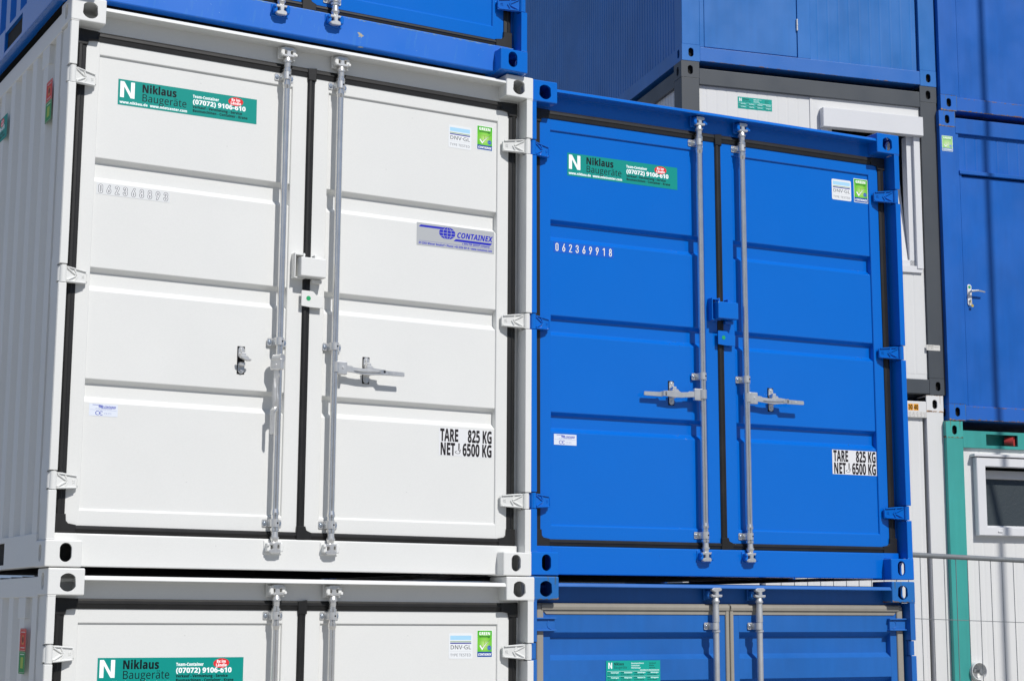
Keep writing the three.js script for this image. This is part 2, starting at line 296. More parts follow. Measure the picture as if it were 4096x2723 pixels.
S.branches = paper(canvas(760, 260, (x, w, h) => {
  x.fillStyle = '#12a596'; x.fillRect(0, 0, w, h); letterN(x, 32, 24, 52, 74, '#fff'); const k = '#123a38', p = '#e8f6f4';
  fit(x, 'Niklaus', 46, bold, 110, 58, 138, k); fit(x, 'Baugeräte', 44, '', 110, 98, 180, k);
  ['Baumaschinen', 'Container', 'Werkzeuge'].forEach((s, i) => { x.font = F(25, bold); x.fillStyle = p; x.fillText(s, 350, 42 + i * 28); }); ['Verkauf', 'Miete', 'Service'].forEach((s, i) => { x.font = F(25, bold); x.fillStyle = k; x.fillText(s, 602, 42 + i * 28); });
  fit(x, 'www.nikbau.de  www.mietcenter.com', 17, bold, 474, 122, 270, p); x.fillStyle = p; x.fillRect(16, 128, 730, 3); x.fillRect(16, 190, 730, 2);
  const rows = [['72810', 'Gomaringen', '07072-9106-0'], ['73630', 'Remshalden', '07151-98420-5'], ['71069', 'Sindelfingen', '07031-78689-0'], ['72525', 'Münsingen', '07381-78698-0'], ['78532', 'Tuttlingen', '07461-90051-0'], ['78048', 'Villingen-Schw.', '07721-94445-0'], ['79761', 'Waldshut-Tie.', '07751-8028-84'], ['78224', 'Singen', '07731-82279-0']];
  rows.forEach(([a, b, c], i) => { const X = 16 + (i % 4) * 186, Y = 154 + (i > 3 ? 62 : 0); fit(x, a, 20, bold, X, Y, 46, k); fit(x, b, 20, bold, X + 50, Y, 112, p); fit(x, 'Tel: ' + c, 18, bold, X, Y + 26, 140, k); });
}));
S.safety = paper(canvas(160, 300, (x, w, h) => {
  x.fillStyle = '#d83a30'; x.fillRect(0, 0, w, h / 2); x.fillStyle = '#2c9650'; x.fillRect(0, h / 2, w, h / 2); x.strokeStyle = '#d9c9c4'; x.lineWidth = 3; x.strokeRect(8, 8, w - 16, h / 2 - 14); x.strokeRect(8, h / 2 + 6, w - 16, h / 2 - 14);
  x.fillStyle = '#d98a52'; x.fillRect(50, 46, 58, 60); x.fillStyle = '#7d1717'; x.beginPath(); x.arc(80, 74, 22, 0, 7); x.fill(); x.fillStyle = '#d9c9c4'; x.fillRect(28, 20, 104, 7); x.fillRect(28, 124, 104, 7); x.fillStyle = '#a7c24e'; x.fillRect(46, 190, 66, 74); x.fillStyle = '#d7e4d3'; x.fillRect(28, 168, 104, 7);
}));
S.plate = paper(canvas(200, 90, (x, w, h) => { x.fillStyle = '#d8d6d0'; x.fillRect(0, 0, w, h); x.fillStyle = '#8d8a84'; x.fillRect(14, 12, 90, 8); x.fillRect(14, 28, 170, 5); x.fillRect(14, 46, 30, 5); x.fillRect(60, 46, 40, 5); x.fillRect(14, 62, 30, 5); x.fillRect(60, 62, 46, 5); }));

function decal(w, h, r = 0) {                          // flat printed film, uv 0..1, thin
  return once(`decal${w.toFixed(4)}_${h.toFixed(4)}_${r}`, () => {
    const s = new THREE.Shape();
    if (r) { s.moveTo(-w / 2 + r, -h / 2); s.lineTo(w / 2 - r, -h / 2); s.quadraticCurveTo(w / 2, -h / 2, w / 2, -h / 2 + r); s.lineTo(w / 2, h / 2 - r); s.quadraticCurveTo(w / 2, h / 2, w / 2 - r, h / 2); s.lineTo(-w / 2 + r, h / 2); s.quadraticCurveTo(-w / 2, h / 2, -w / 2, h / 2 - r); s.lineTo(-w / 2, -h / 2 + r); s.quadraticCurveTo(-w / 2, -h / 2, -w / 2 + r, -h / 2); }
    else { s.moveTo(-w / 2, -h / 2); s.lineTo(w / 2, -h / 2); s.lineTo(w / 2, h / 2); s.lineTo(-w / 2, h / 2); s.closePath(); }
    const g = new THREE.ExtrudeGeometry(s, { depth: 0.0003, bevelEnabled: false, curveSegments: 6 }), p = g.attributes.position, u = g.attributes.uv;
    for (let i = 0; i < p.count; i++) u.setXY(i, p.getX(i) / w + 0.5, p.getY(i) / h + 0.5);
    return g;
  });
}
function stick(name, parent, mat, x0, y0, x1, y1, z, label, tilt = 0, r = 0) {
  const m = part(name, decal(x1 - x0, y1 - y0, r), mat, parent, label);
  m.position.set((x0 + x1) / 2, (y0 + y1) / 2, z + 0.0004); m.rotation.z = tilt; return m;
}

// ---------------------------------------------------------------- storage container, front at z = 0, left bottom front corner at the origin
const W = 2.438, H = 2.591, D = 2.99, CH = 0.118;
const ZF = -0.088, ZP = -0.098, ZG = -0.126;            // door frame face, panel face, groove face
const HINGE_Y = [0.376, 1.297, 2.222];
const font = await new FontLoader().loadAsync('fonts/droid/droid_sans_bold.typeface.json');

const castingGeo = (top) => once('casting' + top, () => {
  const ev = new Evaluator(); ev.attributes = ['position', 'normal'];
  const brush = (g) => { const b = new Brush(g); b.updateMatrixWorld(); return b; };
  const body = new RoundedBoxGeometry(0.162, CH, 0.178, 3, 0.007).translate(0.081, CH / 2, -0.089);
  let r = ev.evaluate(brush(body), brush(bx(0.016, 0.15, 0.014, 0.106, -0.165, -0.013)), SUBTRACTION);
  let s;
  if (top) { const p = new THREE.Path(); p.absarc(0, 0, 0.0385, Math.PI * 1.13, Math.PI * 1.87, false); p.lineTo(0.032, 0.024); p.absarc(0, 0, 0.0405, 0.63, Math.PI - 0.63, false); p.closePath(); s = new THREE.Shape(p.getPoints(10).map((q) => q.add(new THREE.Vector2(0.088, 0.055)))); }
  else s = fill(slotShape(0.090, 0.064, 0.053, 0.083));
  r = ev.evaluate(r, brush(new THREE.ExtrudeGeometry(s, { depth: 0.05, bevelEnabled: false }).translate(0, 0, -0.03)), SUBTRACTION);
  const side = fill(slotShape(0, 0, 0.046, 0.076));
  r = ev.evaluate(r, brush(new THREE.ExtrudeGeometry(side, { depth: 0.05, bevelEnabled: false }).rotateY(-Math.PI / 2).translate(0.03, 0.062, -0.088)), SUBTRACTION);
  return uvBox(r.geometry);
});
const posts = () => once('posts', () => {
  const g = [], top = H - CH;
  let y = CH;
  for (const h of [...HINGE_Y, null]) {                 // flange, broken at every hinge
    const y1 = h === null ? top : h - 0.043;
    g.push(rb(0.003, 0.0385, y, y1, -0.013, -0.003, 0.003), bx(0.0315, 0.038, y + 0.002, y1 - 0.002, -0.097, -0.0125));
    if (h !== null) y = h + 0.043;
  }
  for (const yy of [CH + 0.001, top - 0.001]) for (let i = 0; i < 9; i++) g.push(new THREE.SphereGeometry(0.0042, 8, 6).scale(1, 0.8, 0.8).translate(0.005 + i * 0.0039, yy, -0.0045));   // weld beads
  const pts = [[-0.06, CH]];                            // side plate with a wider lug at every hinge (z, y)
  for (const h of HINGE_Y) pts.push([-0.06, h - 0.128], [-0.138, h - 0.088], [-0.138, h + 0.088], [-0.06, h + 0.128]);
  pts.push([-0.06, top]);
  const front = [[-0.008, top]];
  for (const h of [...HINGE_Y].reverse()) front.push([-0.008, h + 0.043], [-0.044, h + 0.043], [-0.044, h - 0.043], [-0.008, h - 0.043]);
  front.push([-0.008, CH]);
  g.push(extrudeX([...pts, ...front], 0.0015, 0.0105));
  g.push(rb(0.013, 0.05, CH, top, -0.185, -0.1, 0.004), bx(0.05, 0.105, CH + 0.02, top, -0.15, -0.112));
  for (const h of HINGE_Y) g.push(cyl([0.024, h - 0.0395, -0.022], [0.024, h + 0.0395, -0.022], 0.0165, 0.0165, 20), bx(0.014, 0.036, h - 0.0435, h + 0.0435, -0.1, -0.05));
  return join(g);
});
function hingeGeo() {                                   // left-hand hinge blade at its own height
  return once('hinge', () => {
    const g = [];
    const out = new THREE.Shape(); out.moveTo(0, -0.037); out.lineTo(0.04, -0.036); out.lineTo(0.118, -0.029); out.quadraticCurveTo(0.128, -0.028, 0.128, -0.02); out.lineTo(0.128, 0.02); out.quadraticCurveTo(0.128, 0.028, 0.118, 0.029); out.lineTo(0.04, 0.036); out.lineTo(0, 0.037); out.closePath();
    g.push(ext(out, 0.012, 0.002, 0));
    const bar = (a, b, w, z1) => { const d = [b[0] - a[0], b[1] - a[1]], L = Math.hypot(...d), n = [-d[1] / L * w / 2, d[0] / L * w / 2]; return ext([[a[0] - n[0], a[1] - n[1]], [b[0] - n[0], b[1] - n[1]], [b[0] + n[0], b[1] + n[1]], [a[0] + n[0], a[1] + n[1]]], z1 - 0.010, 0.0015, 0.010); };
    for (const s of [1, -1]) g.push(bar([0.012, s * 0.0325], [0.116, s * 0.0255], 0.006, 0.019), bar([0.014, s * 0.027], [0.062, s * 0.002], 0.0065, 0.018));
    g.push(ext([[0.05, -0.028], [0.058, -0.028], [0.074, 0], [0.058, 0.028], [0.05, 0.028], [0.066, 0]], 0.006, 0.001, 0.011));
    g.push(bar([0.122, -0.02], [0.122, 0.02], 0.006, 0.016));
    const t = new TextGeometry('SL', { font, size: 0.013, depth: 0.0025, curveSegments: 2 }).rotateZ(-Math.PI / 2).translate(0.096, 0.010, 0.0115); g.push(t);
    g.push(cyl([-0.006, -0.034, -0.006], [-0.006, 0.034, -0.006], 0.0185, 0.0185, 18));
    const m = join(g); m.rotateY(0.40); m.translate(0.026, 0, -0.030); return m;
  });
}
const sheetGeo = () => once('sheet', () => {            // pressed door sheet: four fields, three grooves
  const pr = [], tops = [1.869, 1.356, 0.845], bots = [1.757, 1.249, 0.741];
  pr.push([ZP - 0.003, 2.375], [ZP, 2.372]);
  tops.forEach((t, i) => pr.push([ZP, t + 0.002], [ZP - 0.0015, t - 0.001], [ZG + 0.0015, t - 0.017], [ZG, t - 0.02], [ZG, bots[i] + 0.025], [ZG + 0.0015, bots[i] + 0.022], [ZP - 0.0015, bots[i] + 0.001], [ZP, bots[i] - 0.002]));
  pr.push([ZP, 0.235]);
  const full = [...pr, [-0.14, 0.235], [-0.14, 2.375]];
  return extrudeX(full, 0.163, 1.124);
});
const doorGeo = () => once('door', () => join([
  sheetGeo(),
  rb(0.096, 0.1655, 0.178, 2.428, -0.135, ZF, 0.006, 3), rb(1.1215, 1.205, 0.178, 2.428, -0.135, ZF, 0.006, 3),
  rb(0.160, 1.127, 2.353, 2.4275, -0.135, ZF - 0.0006, 0.006, 3),
  extrudeX([[-0.135, 0.1785], [ZF - 0.004, 0.1785], [ZF - 0.0006, 0.182], [ZF - 0.0006, 0.253], [ZF - 0.002, 0.257], [ZP - 0.004, 0.266], [-0.135, 0.266]], 0.160, 1.127),
  bx(0.10, 1.2, 0.185, 2.42, -0.17, -0.137),
]));
const gProf = (w, h) => [[0, 0], [0.001, h * 0.55], [w * 0.2, h * 0.95], [w * 0.45, h], [w * 0.55, h * 0.72], [w * 0.92, h * 0.6], [w, 0]];
const sealGeo = (mid) => once('seal' + mid, () => {
  const z = -0.0925, g = [], y0 = 0.148, y1 = 2.461;
  // vertical strips and horizontal strips as soft profiles
  const vert = (x0, x1, a, b) => { const s = new THREE.ExtrudeGeometry(shapeOf(gProf(x1 - x0, 0.0155).map(([p, q]) => [p, -q])), { depth: b - a, bevelEnabled: false }); s.rotateX(-Math.PI / 2); s.translate(x0, a, z); return s; };
  const horiz = (ya, yb, a, b, flip) => { const h = yb - ya; return extrudeX(gProf(h, 0.0155).map(([p, q]) => [z + q, flip ? yb - p : ya + p]), a, b); };
  g.push(vert(0.057, 0.102, y0, y1), horiz(y0 + 0.003, 0.187, 0.06, 1.219, true), horiz(2.414, y1 + 0.001, 0.06, 1.219, true));
  // flared corner pieces
  g.push(ext([[0.053, y1 + 0.003], [0.053, 2.39], [0.103, 2.39], [0.108, 2.412], [0.15, 2.418], [0.15, y1]], 0.0172, 0.003, z), ext([[0.053, y0 - 0.012], [0.064, y0 - 0.012], [0.068, y0], [0.15, y0 - 0.001], [0.15, 0.188], [0.115, 0.194], [0.105, 0.205], [0.103, 0.235], [0.053, 0.235]], 0.0172, 0.003, z));
  if (mid) g.push(vert(1.199, 1.241, y0 + 0.004, y1 - 0.004), ext([[1.195, y1 - 0.002], [1.243, y1 + 0.004], [1.243, 2.40], [1.199, 2.40]], 0.0185, 0.003, z), ext([[1.196, y0 - 0.006], [1.226, y0 - 0.01], [1.234, y0], [1.272, y0 + 0.004], [1.272, 0.186], [1.248, 0.196], [1.242, 0.215], [1.198, 0.215]], 0.0185, 0.003, z));
  return join(g);
});
const XR = 1.0765, ZR = -0.052;                         // lock rod axis on the left door
const rodGeo = () => once('rod', () => join([
  cyl([XR, 0.16, ZR], [XR, 2.47, ZR], 0.0168, 0.0168, 24),
  cyl([XR, 0.262, ZR], [XR, 0.272, ZR], 0.0205), cyl([XR, 0.272, ZR], [XR, 0.29, ZR], 0.0205, 0.017),
  cyl([XR, 0.188, ZR], [XR, 0.2, ZR], 0.0215), cyl([XR, 2.412, ZR], [XR, 2.425, ZR], 0.0215), cyl([XR, 2.345, ZR], [XR, 2.358, ZR], 0.0205), cyl([XR, 2.327, ZR], [XR, 2.345, ZR], 0.017, 0.0205),
]));
const bracketGeo = () => once('bracket', () => {        // centred on the rod, y = 0
  const g = [], pl = 0.0035;
  const s = new THREE.Shape(); const w = 0.048, h = 0.0185, r = 0.007; s.moveTo(-w + r, -h); s.lineTo(w - r, -h); s.quadraticCurveTo(w, -h, w, -h + r); s.lineTo(w, h - r); s.quadraticCurveTo(w, h, w - r, h); s.lineTo(-w + r, h); s.quadraticCurveTo(-w, h, -w, h - r); s.lineTo(-w, -h + r); s.quadraticCurveTo(-w, -h, -w + r, -h);
  g.push(ext(s, pl, 0.0008, ZF + 0.0005));
  g.push(cyl([0, -0.018, ZR], [0, 0.018, ZR], 0.0225, 0.0225, 24), rb(-0.0222, 0.0222, -0.0178, 0.0178, ZF + 0.002, ZR, 0.002));
  return join(g);
});
const boltGeo = () => once('bolt', () => join([cyl([0, 0, ZF + 0.0035], [0, 0, ZF + 0.0055], 0.0115, 0.0115, 16), cyl([0, 0, ZF + 0.005], [0, 0, ZF + 0.0125], 0.0075, 0.006, 6)]));
const dotGeo = () => once('hole', () => cyl([0.006, 0, ZR + 0.0205], [0.006, 0, ZR + 0.0228], 0.0042, 0.0042, 10));
const camGeo = () => once('cam', () => {                // forged end of a rod, pointing down from y = 0
  const g = [];
  g.push(cyl([0, 0.02, 0], [0, 0.045, 0], 0.0175, 0.0155), cyl([0, 0.012, 0], [0, 0.02, 0], 0.0215, 0.0215), cyl([0, -0.005, 0], [0, 0.012, 0], 0.014, 0.0195));
  g.push(rb(-0.012, 0.012, -0.055, 0.0, -0.014, 0.014, 0.004));
  const jaw = [[-0.034, -0.012], [-0.026, -0.006], [0.026, -0.006], [0.036, -0.014], [0.034, -0.022], [0.012, -0.017], [0.010, -0.032], [0.030, -0.040], [0.032, -0.048], [0.02, -0.056], [-0.02, -0.057], [-0.032, -0.05], [-0.028, -0.041], [-0.010, -0.035], [-0.012, -0.02], [-0.032, -0.02]];
  g.push(ext(jaw, 0.024, 0.003, -0.006));
  return join(g);
});
const keeperGeo = () => once('keeper', () => join([     // painted keeper on the frame, jaws either side of the cam
  rb(-0.046, 0.044, -0.062, 0.0, -0.024, -0.0125, 0.003),
  rb(-0.040, -0.022, -0.05, -0.010, -0.014, 0.016, 0.005), rb(-0.044, -0.030, -0.026, -0.012, 0.008, 0.024, 0.004),
  ext([[0.020, -0.012], [0.034, -0.008], [0.042, -0.022], [0.038, -0.05], [0.022, -0.054]], 0.036, 0.004, -0.014),
]));
const handleGeo = () => once('handle', () => {          // right door, closed: hub at the rod, bar to the right; origin at the hub pin, z = 0 on the bar's mid plane
  const g = [];
  g.push(rb(-0.032, 0.021, -0.035, 0.030, -0.010, 0.0145, 0.005, 3), cyl([-0.002, -0.002, 0.013], [-0.002, -0.002, 0.018], 0.0075, 0.005, 14), cyl([-0.034, -0.024, -0.004], [-0.034, 0.024, -0.004], 0.0215, 0.0215, 18));
  const neck = [[0.014, 0.0135], [0.05, 0.012], [0.058, 0.007], [0.10, 0.004], [0.13, 0.006], [0.16, 0.010], [0.185, 0.009], [0.215, 0.006], [0.215, -0.0215], [0.18, -0.0235], [0.15, -0.0265], [0.10, -0.0255], [0.06, -0.021], [0.014, -0.018]];
  g.push(ext(neck, 0.010, 0.002, -0.005));
  g.push(ext([[0.06, -0.010], [0.105, -0.002], [0.17, 0.001], [0.215, -0.006], [0.17, -0.014], [0.10, -0.0165]], 0.011, 0.004, 0.002));
  const tip = ext([[-0.002, 0.0125], [0.108, 0.0105], [0.113, 0.0075], [0.114, -0.0085], [0.109, -0.0115], [-0.002, -0.0125]], 0.009, 0.002, -0.0045).translate(0.212, -0.0115, 0.016);
  g.push(tip, ext([[0.195, -0.005], [0.203, -0.005], [0.222, 0.0115], [0.222, 0.0205], [0.212, 0.0205], [0.195, 0.005]], 0.024, 0.001, -0.0125).rotateX(Math.PI / 2).translate(0, -0.0085, 0));
  const t = new TextGeometry('DUALOC', { font, size: 0.0075, depth: 0.0016, curveSegments: 2 }).translate(0.236, -0.0155, 0.020); g.push(t);
  return join(g);
});
const retainerGeo = () => once('retainer', () => {      // origin at its centre, on the door panel
  const st = (cy) => fill(slotShape(0, cy, 0.031, 0.056));
  return join([ext(st(0.036), 0.006, 0.0012, 0.0022), ext(st(-0.036), 0.006, 0.0012, 0.0022),
    rb(-0.011, 0.011, 0.008, 0.032, 0.006, 0.042, 0.003), ext([[-0.023, 0.018], [0.014, 0.017], [0.024, 0.006], [0.036, 0.001], [0.030, -0.008], [0.012, -0.009], [-0.006, -0.002], [-0.02, 0.004]], 0.016, 0.004, 0.038),
    rb(-0.012, 0.012, -0.03, -0.014, 0.006, 0.034, 0.003), cyl([0, 0.048, 0.007], [0, 0.048, 0.014], 0.0085, 0.007, 6), cyl([0, -0.048, 0.007], [0, -0.048, 0.014], 0.0085, 0.007, 6)]);
});
const retainerBase = () => once('retbase', () => rb(-0.0185, 0.0185, -0.066, 0.066, 0.0002, 0.0026, 0.001));
const lockBoxGeo = () => once('lockbox', () => join([   // on the right door, reaching over the middle seal
  rb(1.160, 1.292, 1.404, 1.498, -0.0785, -0.012, 0.006, 3), rb(1.236, 1.290, 1.385, 1.402, -0.088, -0.06, 0.003), rb(1.246, 1.29, 1.4985, 1.516, -0.088, -0.06, 0.003), rb(1.243, 1.256, 1.49, 1.52, -0.085, -0.045, 0.003)]));
const lockEarGeo = () => once('lockear', () => join([   // its counterpart on the left door
  rb(1.139, 1.1445, 1.398, 1.521, -0.0885, -0.042, 0.002), bx(1.1445, 1.196, 1.399, 1.404, -0.088, -0.046), bx(1.1445, 1.194, 1.5125, 1.5175, -0.088, -0.046), rb(1.182, 1.192, 1.5, 1.5225, -0.07, -0.042, 0.003)]));
const tabGeo = () => once('tab', () => {
  const s = new THREE.Shape(); s.moveTo(1.186, 1.268); s.lineTo(1.236, 1.264); s.lineTo(1.297, 1.264); s.lineTo(1.299, 1.324); s.lineTo(1.282, 1.325); s.quadraticCurveTo(1.262, 1.323, 1.255, 1.334); s.quadraticCurveTo(1.248, 1.343, 1.238, 1.3435); s.lineTo(1.19, 1.344); s.quadraticCurveTo(1.186, 1.344, 1.186, 1.34); s.closePath();
  return join([ext(s, 0.006, 0.001, -0.0655), rb(1.262, 1.296, 1.272, 1.318, -0.088, -0.066, 0.003)]);
});
function sideWallGeo() {
  return once('sidewall', () => {
    const pr = [[-0.178, 0.03]]; const xo = 0.006, xi = 0.042; let z = -0.185;
    pr.length = 0; pr.push([z, xo]);
    while (z > -D + 0.4) { pr.push([z - 0.085, xo], [z - 0.113, xi], [z - 0.188, xi], [z - 0.216, xo]); z -= 0.216; }
    pr.push([-D + 0.178, xo], [-D + 0.178, 0.06], [-0.185, 0.06]);
    const g = new THREE.ExtrudeGeometry(shapeOf(pr.map(([zz, x]) => [x, -zz])), { depth: H - 0.262, bevelEnabled: false });   // (x, depth) swept along y
    g.rotateX(-Math.PI / 2); g.translate(0, 0.147, 0);
    const p = g.attributes.position; return uvBox(g);
  });
}
const sideRailTop = () => once('srt', () => join([rb(0.003, 0.06, 2.466, 2.556, -D + 0.175, -0.175, 0.004)]));
const sideRailBottom = () => once('srb', () => join([rb(0.003, 0.06, 0.004, 0.152, -0.765, -0.176, 0.004), rb(0.003, 0.06, 0.004, 0.152, -D + 0.7, -1.13, 0.004), rb(0.003, 0.06, 0.004, 0.152, -D + 0.175, -D + 0.335, 0.004), bx(0.004, 0.06, 0.127, 0.1515, -D + 0.2, -0.7), bx(0.004, 0.06, 0.0045, 0.024, -D + 0.2, -0.7)]));
const sillGeo = () => once('sill', () => join([extrudeX([[-0.13, 0.151], [-0.076, 0.151], [-0.0715, 0.149], [-0.070, 0.145], [-0.070, 0.011], [-0.0715, 0.0075], [-0.075, 0.006], [-0.13, 0.006]], 0.158, W - 0.158), rb(0.046, 0.165, CH + 0.001, 0.151, -0.13, -0.071, 0.003), rb(W - 0.165, W - 0.046, CH + 0.001, 0.151, -0.13, -0.071, 0.003)]));
const headerGeo = () => once('header', () => join([
  extrudeX([[-0.13, 2.5395], [-0.009, 2.5395], [-0.006, 2.5412], [-0.0065, 2.545], [-0.0135, 2.557], [-0.017, 2.5595], [-0.13, 2.5595]], 0.158, W - 0.158), bx(0.157, W - 0.157, 2.4605, 2.541, -0.13, -0.0865), bx(0.044, 0.158, 2.4605, 2.4725, -0.13, -0.087), bx(W - 0.158, W - 0.044, 2.4605, 2.4725, -0.13, -0.087)]));
const roofGeo = () => once('roof', () => { const g = [bx(0.05, W - 0.05, 2.535, 2.549, -D + 0.1, -0.125)]; for (let z = -0.3; z > -D + 0.3; z -= 0.22) g.push(cyl([0.07, 2.535, z], [W - 0.07, 2.535, z], 0.034, 0.034, 14)); return join(g); });

function storageContainer(label, pos, turn, mat, o = {}) {
  const t = thing('storage_container', label, 'storage container', pos, turn);
  if (o.roll) t.rotation.z = o.roll;
  const L = (g) => g, R = (k, g) => once(k + '_R', () => mirrored(g, W));
  const castB = castingGeo(false), castT = castingGeo(true);
  for (const [g, y] of [[castB, 0], [castT, H - CH]]) {
    const k = 'cast' + (y > 1);
    part('corner_casting', g, o.cast ?? mat, t).position.y = y; part('corner_casting', R(k, g), o.cast ?? mat, t).position.y = y;
    for (const gg of [g, R(k, g)]) { const m = part('corner_casting', gg, mat, t); m.position.set(0, y, -D); m.position.z = -D; m.rotation.y = Math.PI; m.position.x = W; }
  }
  part('corner_post', posts(), mat, t); part('corner_post', R('posts', posts()), mat, t);
  part('header_rail', headerGeo(), mat, t); part('sill_rail', sillGeo(), o.sill ?? mat, t, o.sill ? 'scuffed blue sill rail with pale scratches and a mud spot' : undefined);
  part('side_wall', sideWallGeo(), mat, t); part('side_wall', R('sidewall', sideWallGeo()), mat, t);
  for (const [g, k] of [[sideRailTop(), 'srt'], [sideRailBottom(), 'srb']]) { part('side_rail', g, mat, t); part('side_rail', R(k, g), mat, t); }
  part('roof_sheet', roofGeo(), mat, t);
  part('back_wall', once('back', () => join([bx(0.03, W - 0.03, 0.03, 2.53, -D + 0.02, -D + 0.06)])), mat, t);
  part('floor', once('floor', () => join([bx(0.061, W - 0.061, 0.028, 0.15, -D + 0.07, -0.131), bx(0.02, 0.0605, 0.025, 0.126, -2.6, -0.4)])), M.under, t);
  part('vent_cover', once('vent', () => join([rb(0.004, 0.03, 2.372, 2.465, -0.515, -0.385, 0.003)])), mat, t);
  const doorSide = o.old ? oldDoor : newDoor;
  doorSide(t, mat, false, o); doorSide(t, mat, true, o);
  const rx = o.old ? [1.114, 1.391] : [XR, W - XR];
  for (const x of rx) for (const top of [false, true]) { const k = part('cam_keeper', keeperGeo(), mat, t); k.position.set(x, top ? 2.478 : 0.142, ZR); if (top) { k.rotation.z = Math.PI; } }
  return t;
}
function newDoor(t, mat, right, o) {
  const mx = (k, g) => right ? once(k + '_R', () => mirrored(g, W)) : g;
  const d = part('door', mx('door', doorGeo()), mat, t);
  const seal = part('door_seal', mx('seal' + (right ? '' : 'mid'), sealGeo(!right)), M.rubber, d);
  for (const y of HINGE_Y) part('hinge', mx('hinge', hingeGeo()), mat, d).position.y = y;
  const x = right ? W - XR : XR;
  part('lock_rod', mx('rod', rodGeo()), M.zinc, d);
  for (const y of [2.392, 1.082, 0.224]) {
    part('rod_bracket', bracketGeo(), M.zincCast, d).position.set(x - 0.002, y, 0);
    for (const b of [-0.036, 0.036]) part('bolt', boltGeo(), M.bolt, d).position.set(x - 0.002 + b, y, 0);
    part('grease_hole', dotGeo(), M.black, d).position.set(x, y, 0);
  }
  part('rod_cam', camGeo(), M.zincCast, d).position.set(x, 0.14, ZR + 0.002);
  const ct = part('rod_cam', camGeo(), M.zincCast, d); ct.position.set(x, 2.48, ZR + 0.002); ct.rotation.z = Math.PI;
  const rtx = right ? 1.5485 : W - 1.5485 + 0.012, ry = 0.985;
  part('retainer_plate', retainerBase(), M.black, d).position.set(rtx, ry, ZP);
  part('handle_retainer', retainerGeo(), M.zincCast, d).position.set(rtx, ry, ZP);
  const h = part('handle', handleGeo(), M.zincCast, d, !right && o.open ? 'released door handle hanging down' : undefined);
  if (right) h.position.set(x + 0.040, 0.982, -0.048);
  else if (o.open) { h.position.set(x - 0.018, 0.962, -0.022); h.rotation.set(0, -0.25, -Math.PI / 2 - 0.02, 'ZYX'); h.rotation.order = 'XYZ'; h.rotation.set(0, 0, 0); h.quaternion.setFromEuler(new THREE.Euler(0, 0, -Math.PI / 2)).multiply(new THREE.Quaternion().setFromEuler(new THREE.Euler(1.0, 0, 0))); }
  else { h.position.set(x - 0.040, 0.982, -0.048); h.rotation.set(0, Math.PI, 0); h.position.z -= 0.0; }
  if (right) { part('lock_box', lockBoxGeo(), mat, d); part('lock_tab', tabGeo(), mat, d); part('green_dot', once('gdot', () => cyl([0, 0, 0], [0, 0, 0.001], 0.0115, 0.0115, 28)), M.green, d).position.set(1.2215, 1.307, -0.0594); }
  else part('lock_ear', lockEarGeo(), mat, d);
  o.stickers?.(d, right);
}
// the older kind of door with grey seals and plain hinges
function oldDoor(t, mat, right, o) {
  const g = once('oldDoor', () => {
    const pr = [[-0.06, 2.41], [-0.06, 2.312], [-0.095, 2.285], [-0.095, 2.198], [-0.062, 2.172]];
    let y = 2.066; while (y > 0.4) { pr.push([-0.062, y], [-0.095, y - 0.027], [-0.095, y - 0.113], [-0.062, y - 0.139]); y -= 0.246; }
    pr.push([-0.062, 0.18], [-0.13, 0.18], [-0.13, 2.41]);
    const gg = [extrudeX(pr, 0.150, 1.172), rb(0.095, 0.156, 0.16, 2.42, -0.12, -0.0605, 0.005), rb(1.168, 1.215, 0.16, 2.42, -0.12, -0.0605, 0.005)];
    return join(gg);
  });
  const mx = (k, q) => right ? once(k + '_R', () => mirrored(q, W + 0.030)) : q;
  const d = part('door', mx('oldDoor', g), mat, t); d.position.x = -0.012;
  const seal = once('oldSeal', () => join([
    rb(0.072, 0.113, 0.15, 2.452, -0.075, -0.050, 0.008, 3), rb(1.208, 1.232, 0.15, 2.44, -0.075, -0.050, 0.008, 3),
    ext([[0.075, 2.458], [0.13, 2.402], [1.205, 2.402], [1.232, 2.402], [1.232, 2.458]], 0.02, 0.002, -0.075), extrudeX([[-0.06, 2.422], [-0.046, 2.426], [-0.044, 2.44], [-0.046, 2.452], [-0.06, 2.456]], 0.10, 1.228)]));
  part('door_seal', mx('oldSeal', seal), M.greySeal, d, 'weathered grey door seal');
  const hg = once('oldHinge', () => { const c = []; c.push(rb(0.018, 0.178, -0.034, -0.026, -0.062, -0.030, 0.003), rb(0.018, 0.178, 0.026, 0.034, -0.062, -0.030, 0.003), rb(0.02, 0.172, -0.03, 0.03, -0.062, -0.042, 0.003), cyl([0.03, -0.034, -0.035], [0.03, 0.034, -0.035], 0.02, 0.02, 18)); const tor = new THREE.TorusGeometry(0.022, 0.003, 6, 16, Math.PI).rotateZ(Math.PI / 2).translate(0.150, 0, -0.042); c.push(tor); return join(c); });
  for (const y of [2.352, 1.45, 0.5]) part('hinge', mx('oldHinge', hg), mat, d).position.y = y;
  const x = right ? 1.403 : 1.126, z = -0.02;
  part('lock_rod', once('oldRod', () => join([cyl([0, 0.16, z], [0, 2.47, z], 0.0165, 0.0165, 20), cyl([0, 2.365, z], [0, 2.39, z], 0.019), cyl([0, 2.385, z], [0, 2.46, z], 0.0185, 0.0165), cyl([0, 2.312, z], [0, 2.322, z], 0.021)])), M.zincDull, d).position.x = x;
  const b = part('rod_bracket', bracketGeo(), M.zincDull, d); b.position.set(x - 0.006, 2.343, z - ZR);
  for (const c of [-0.036, 0.036]) part('bolt', boltGeo(), M.bolt, d).position.set(x - 0.006 + c, 2.343, z - ZR);
  const ct = part('rod_cam', camGeo(), M.zincDull, d); ct.position.set(x, 2.488, z); ct.rotation.z = Math.PI;
  o.stickers?.(d, right);
}
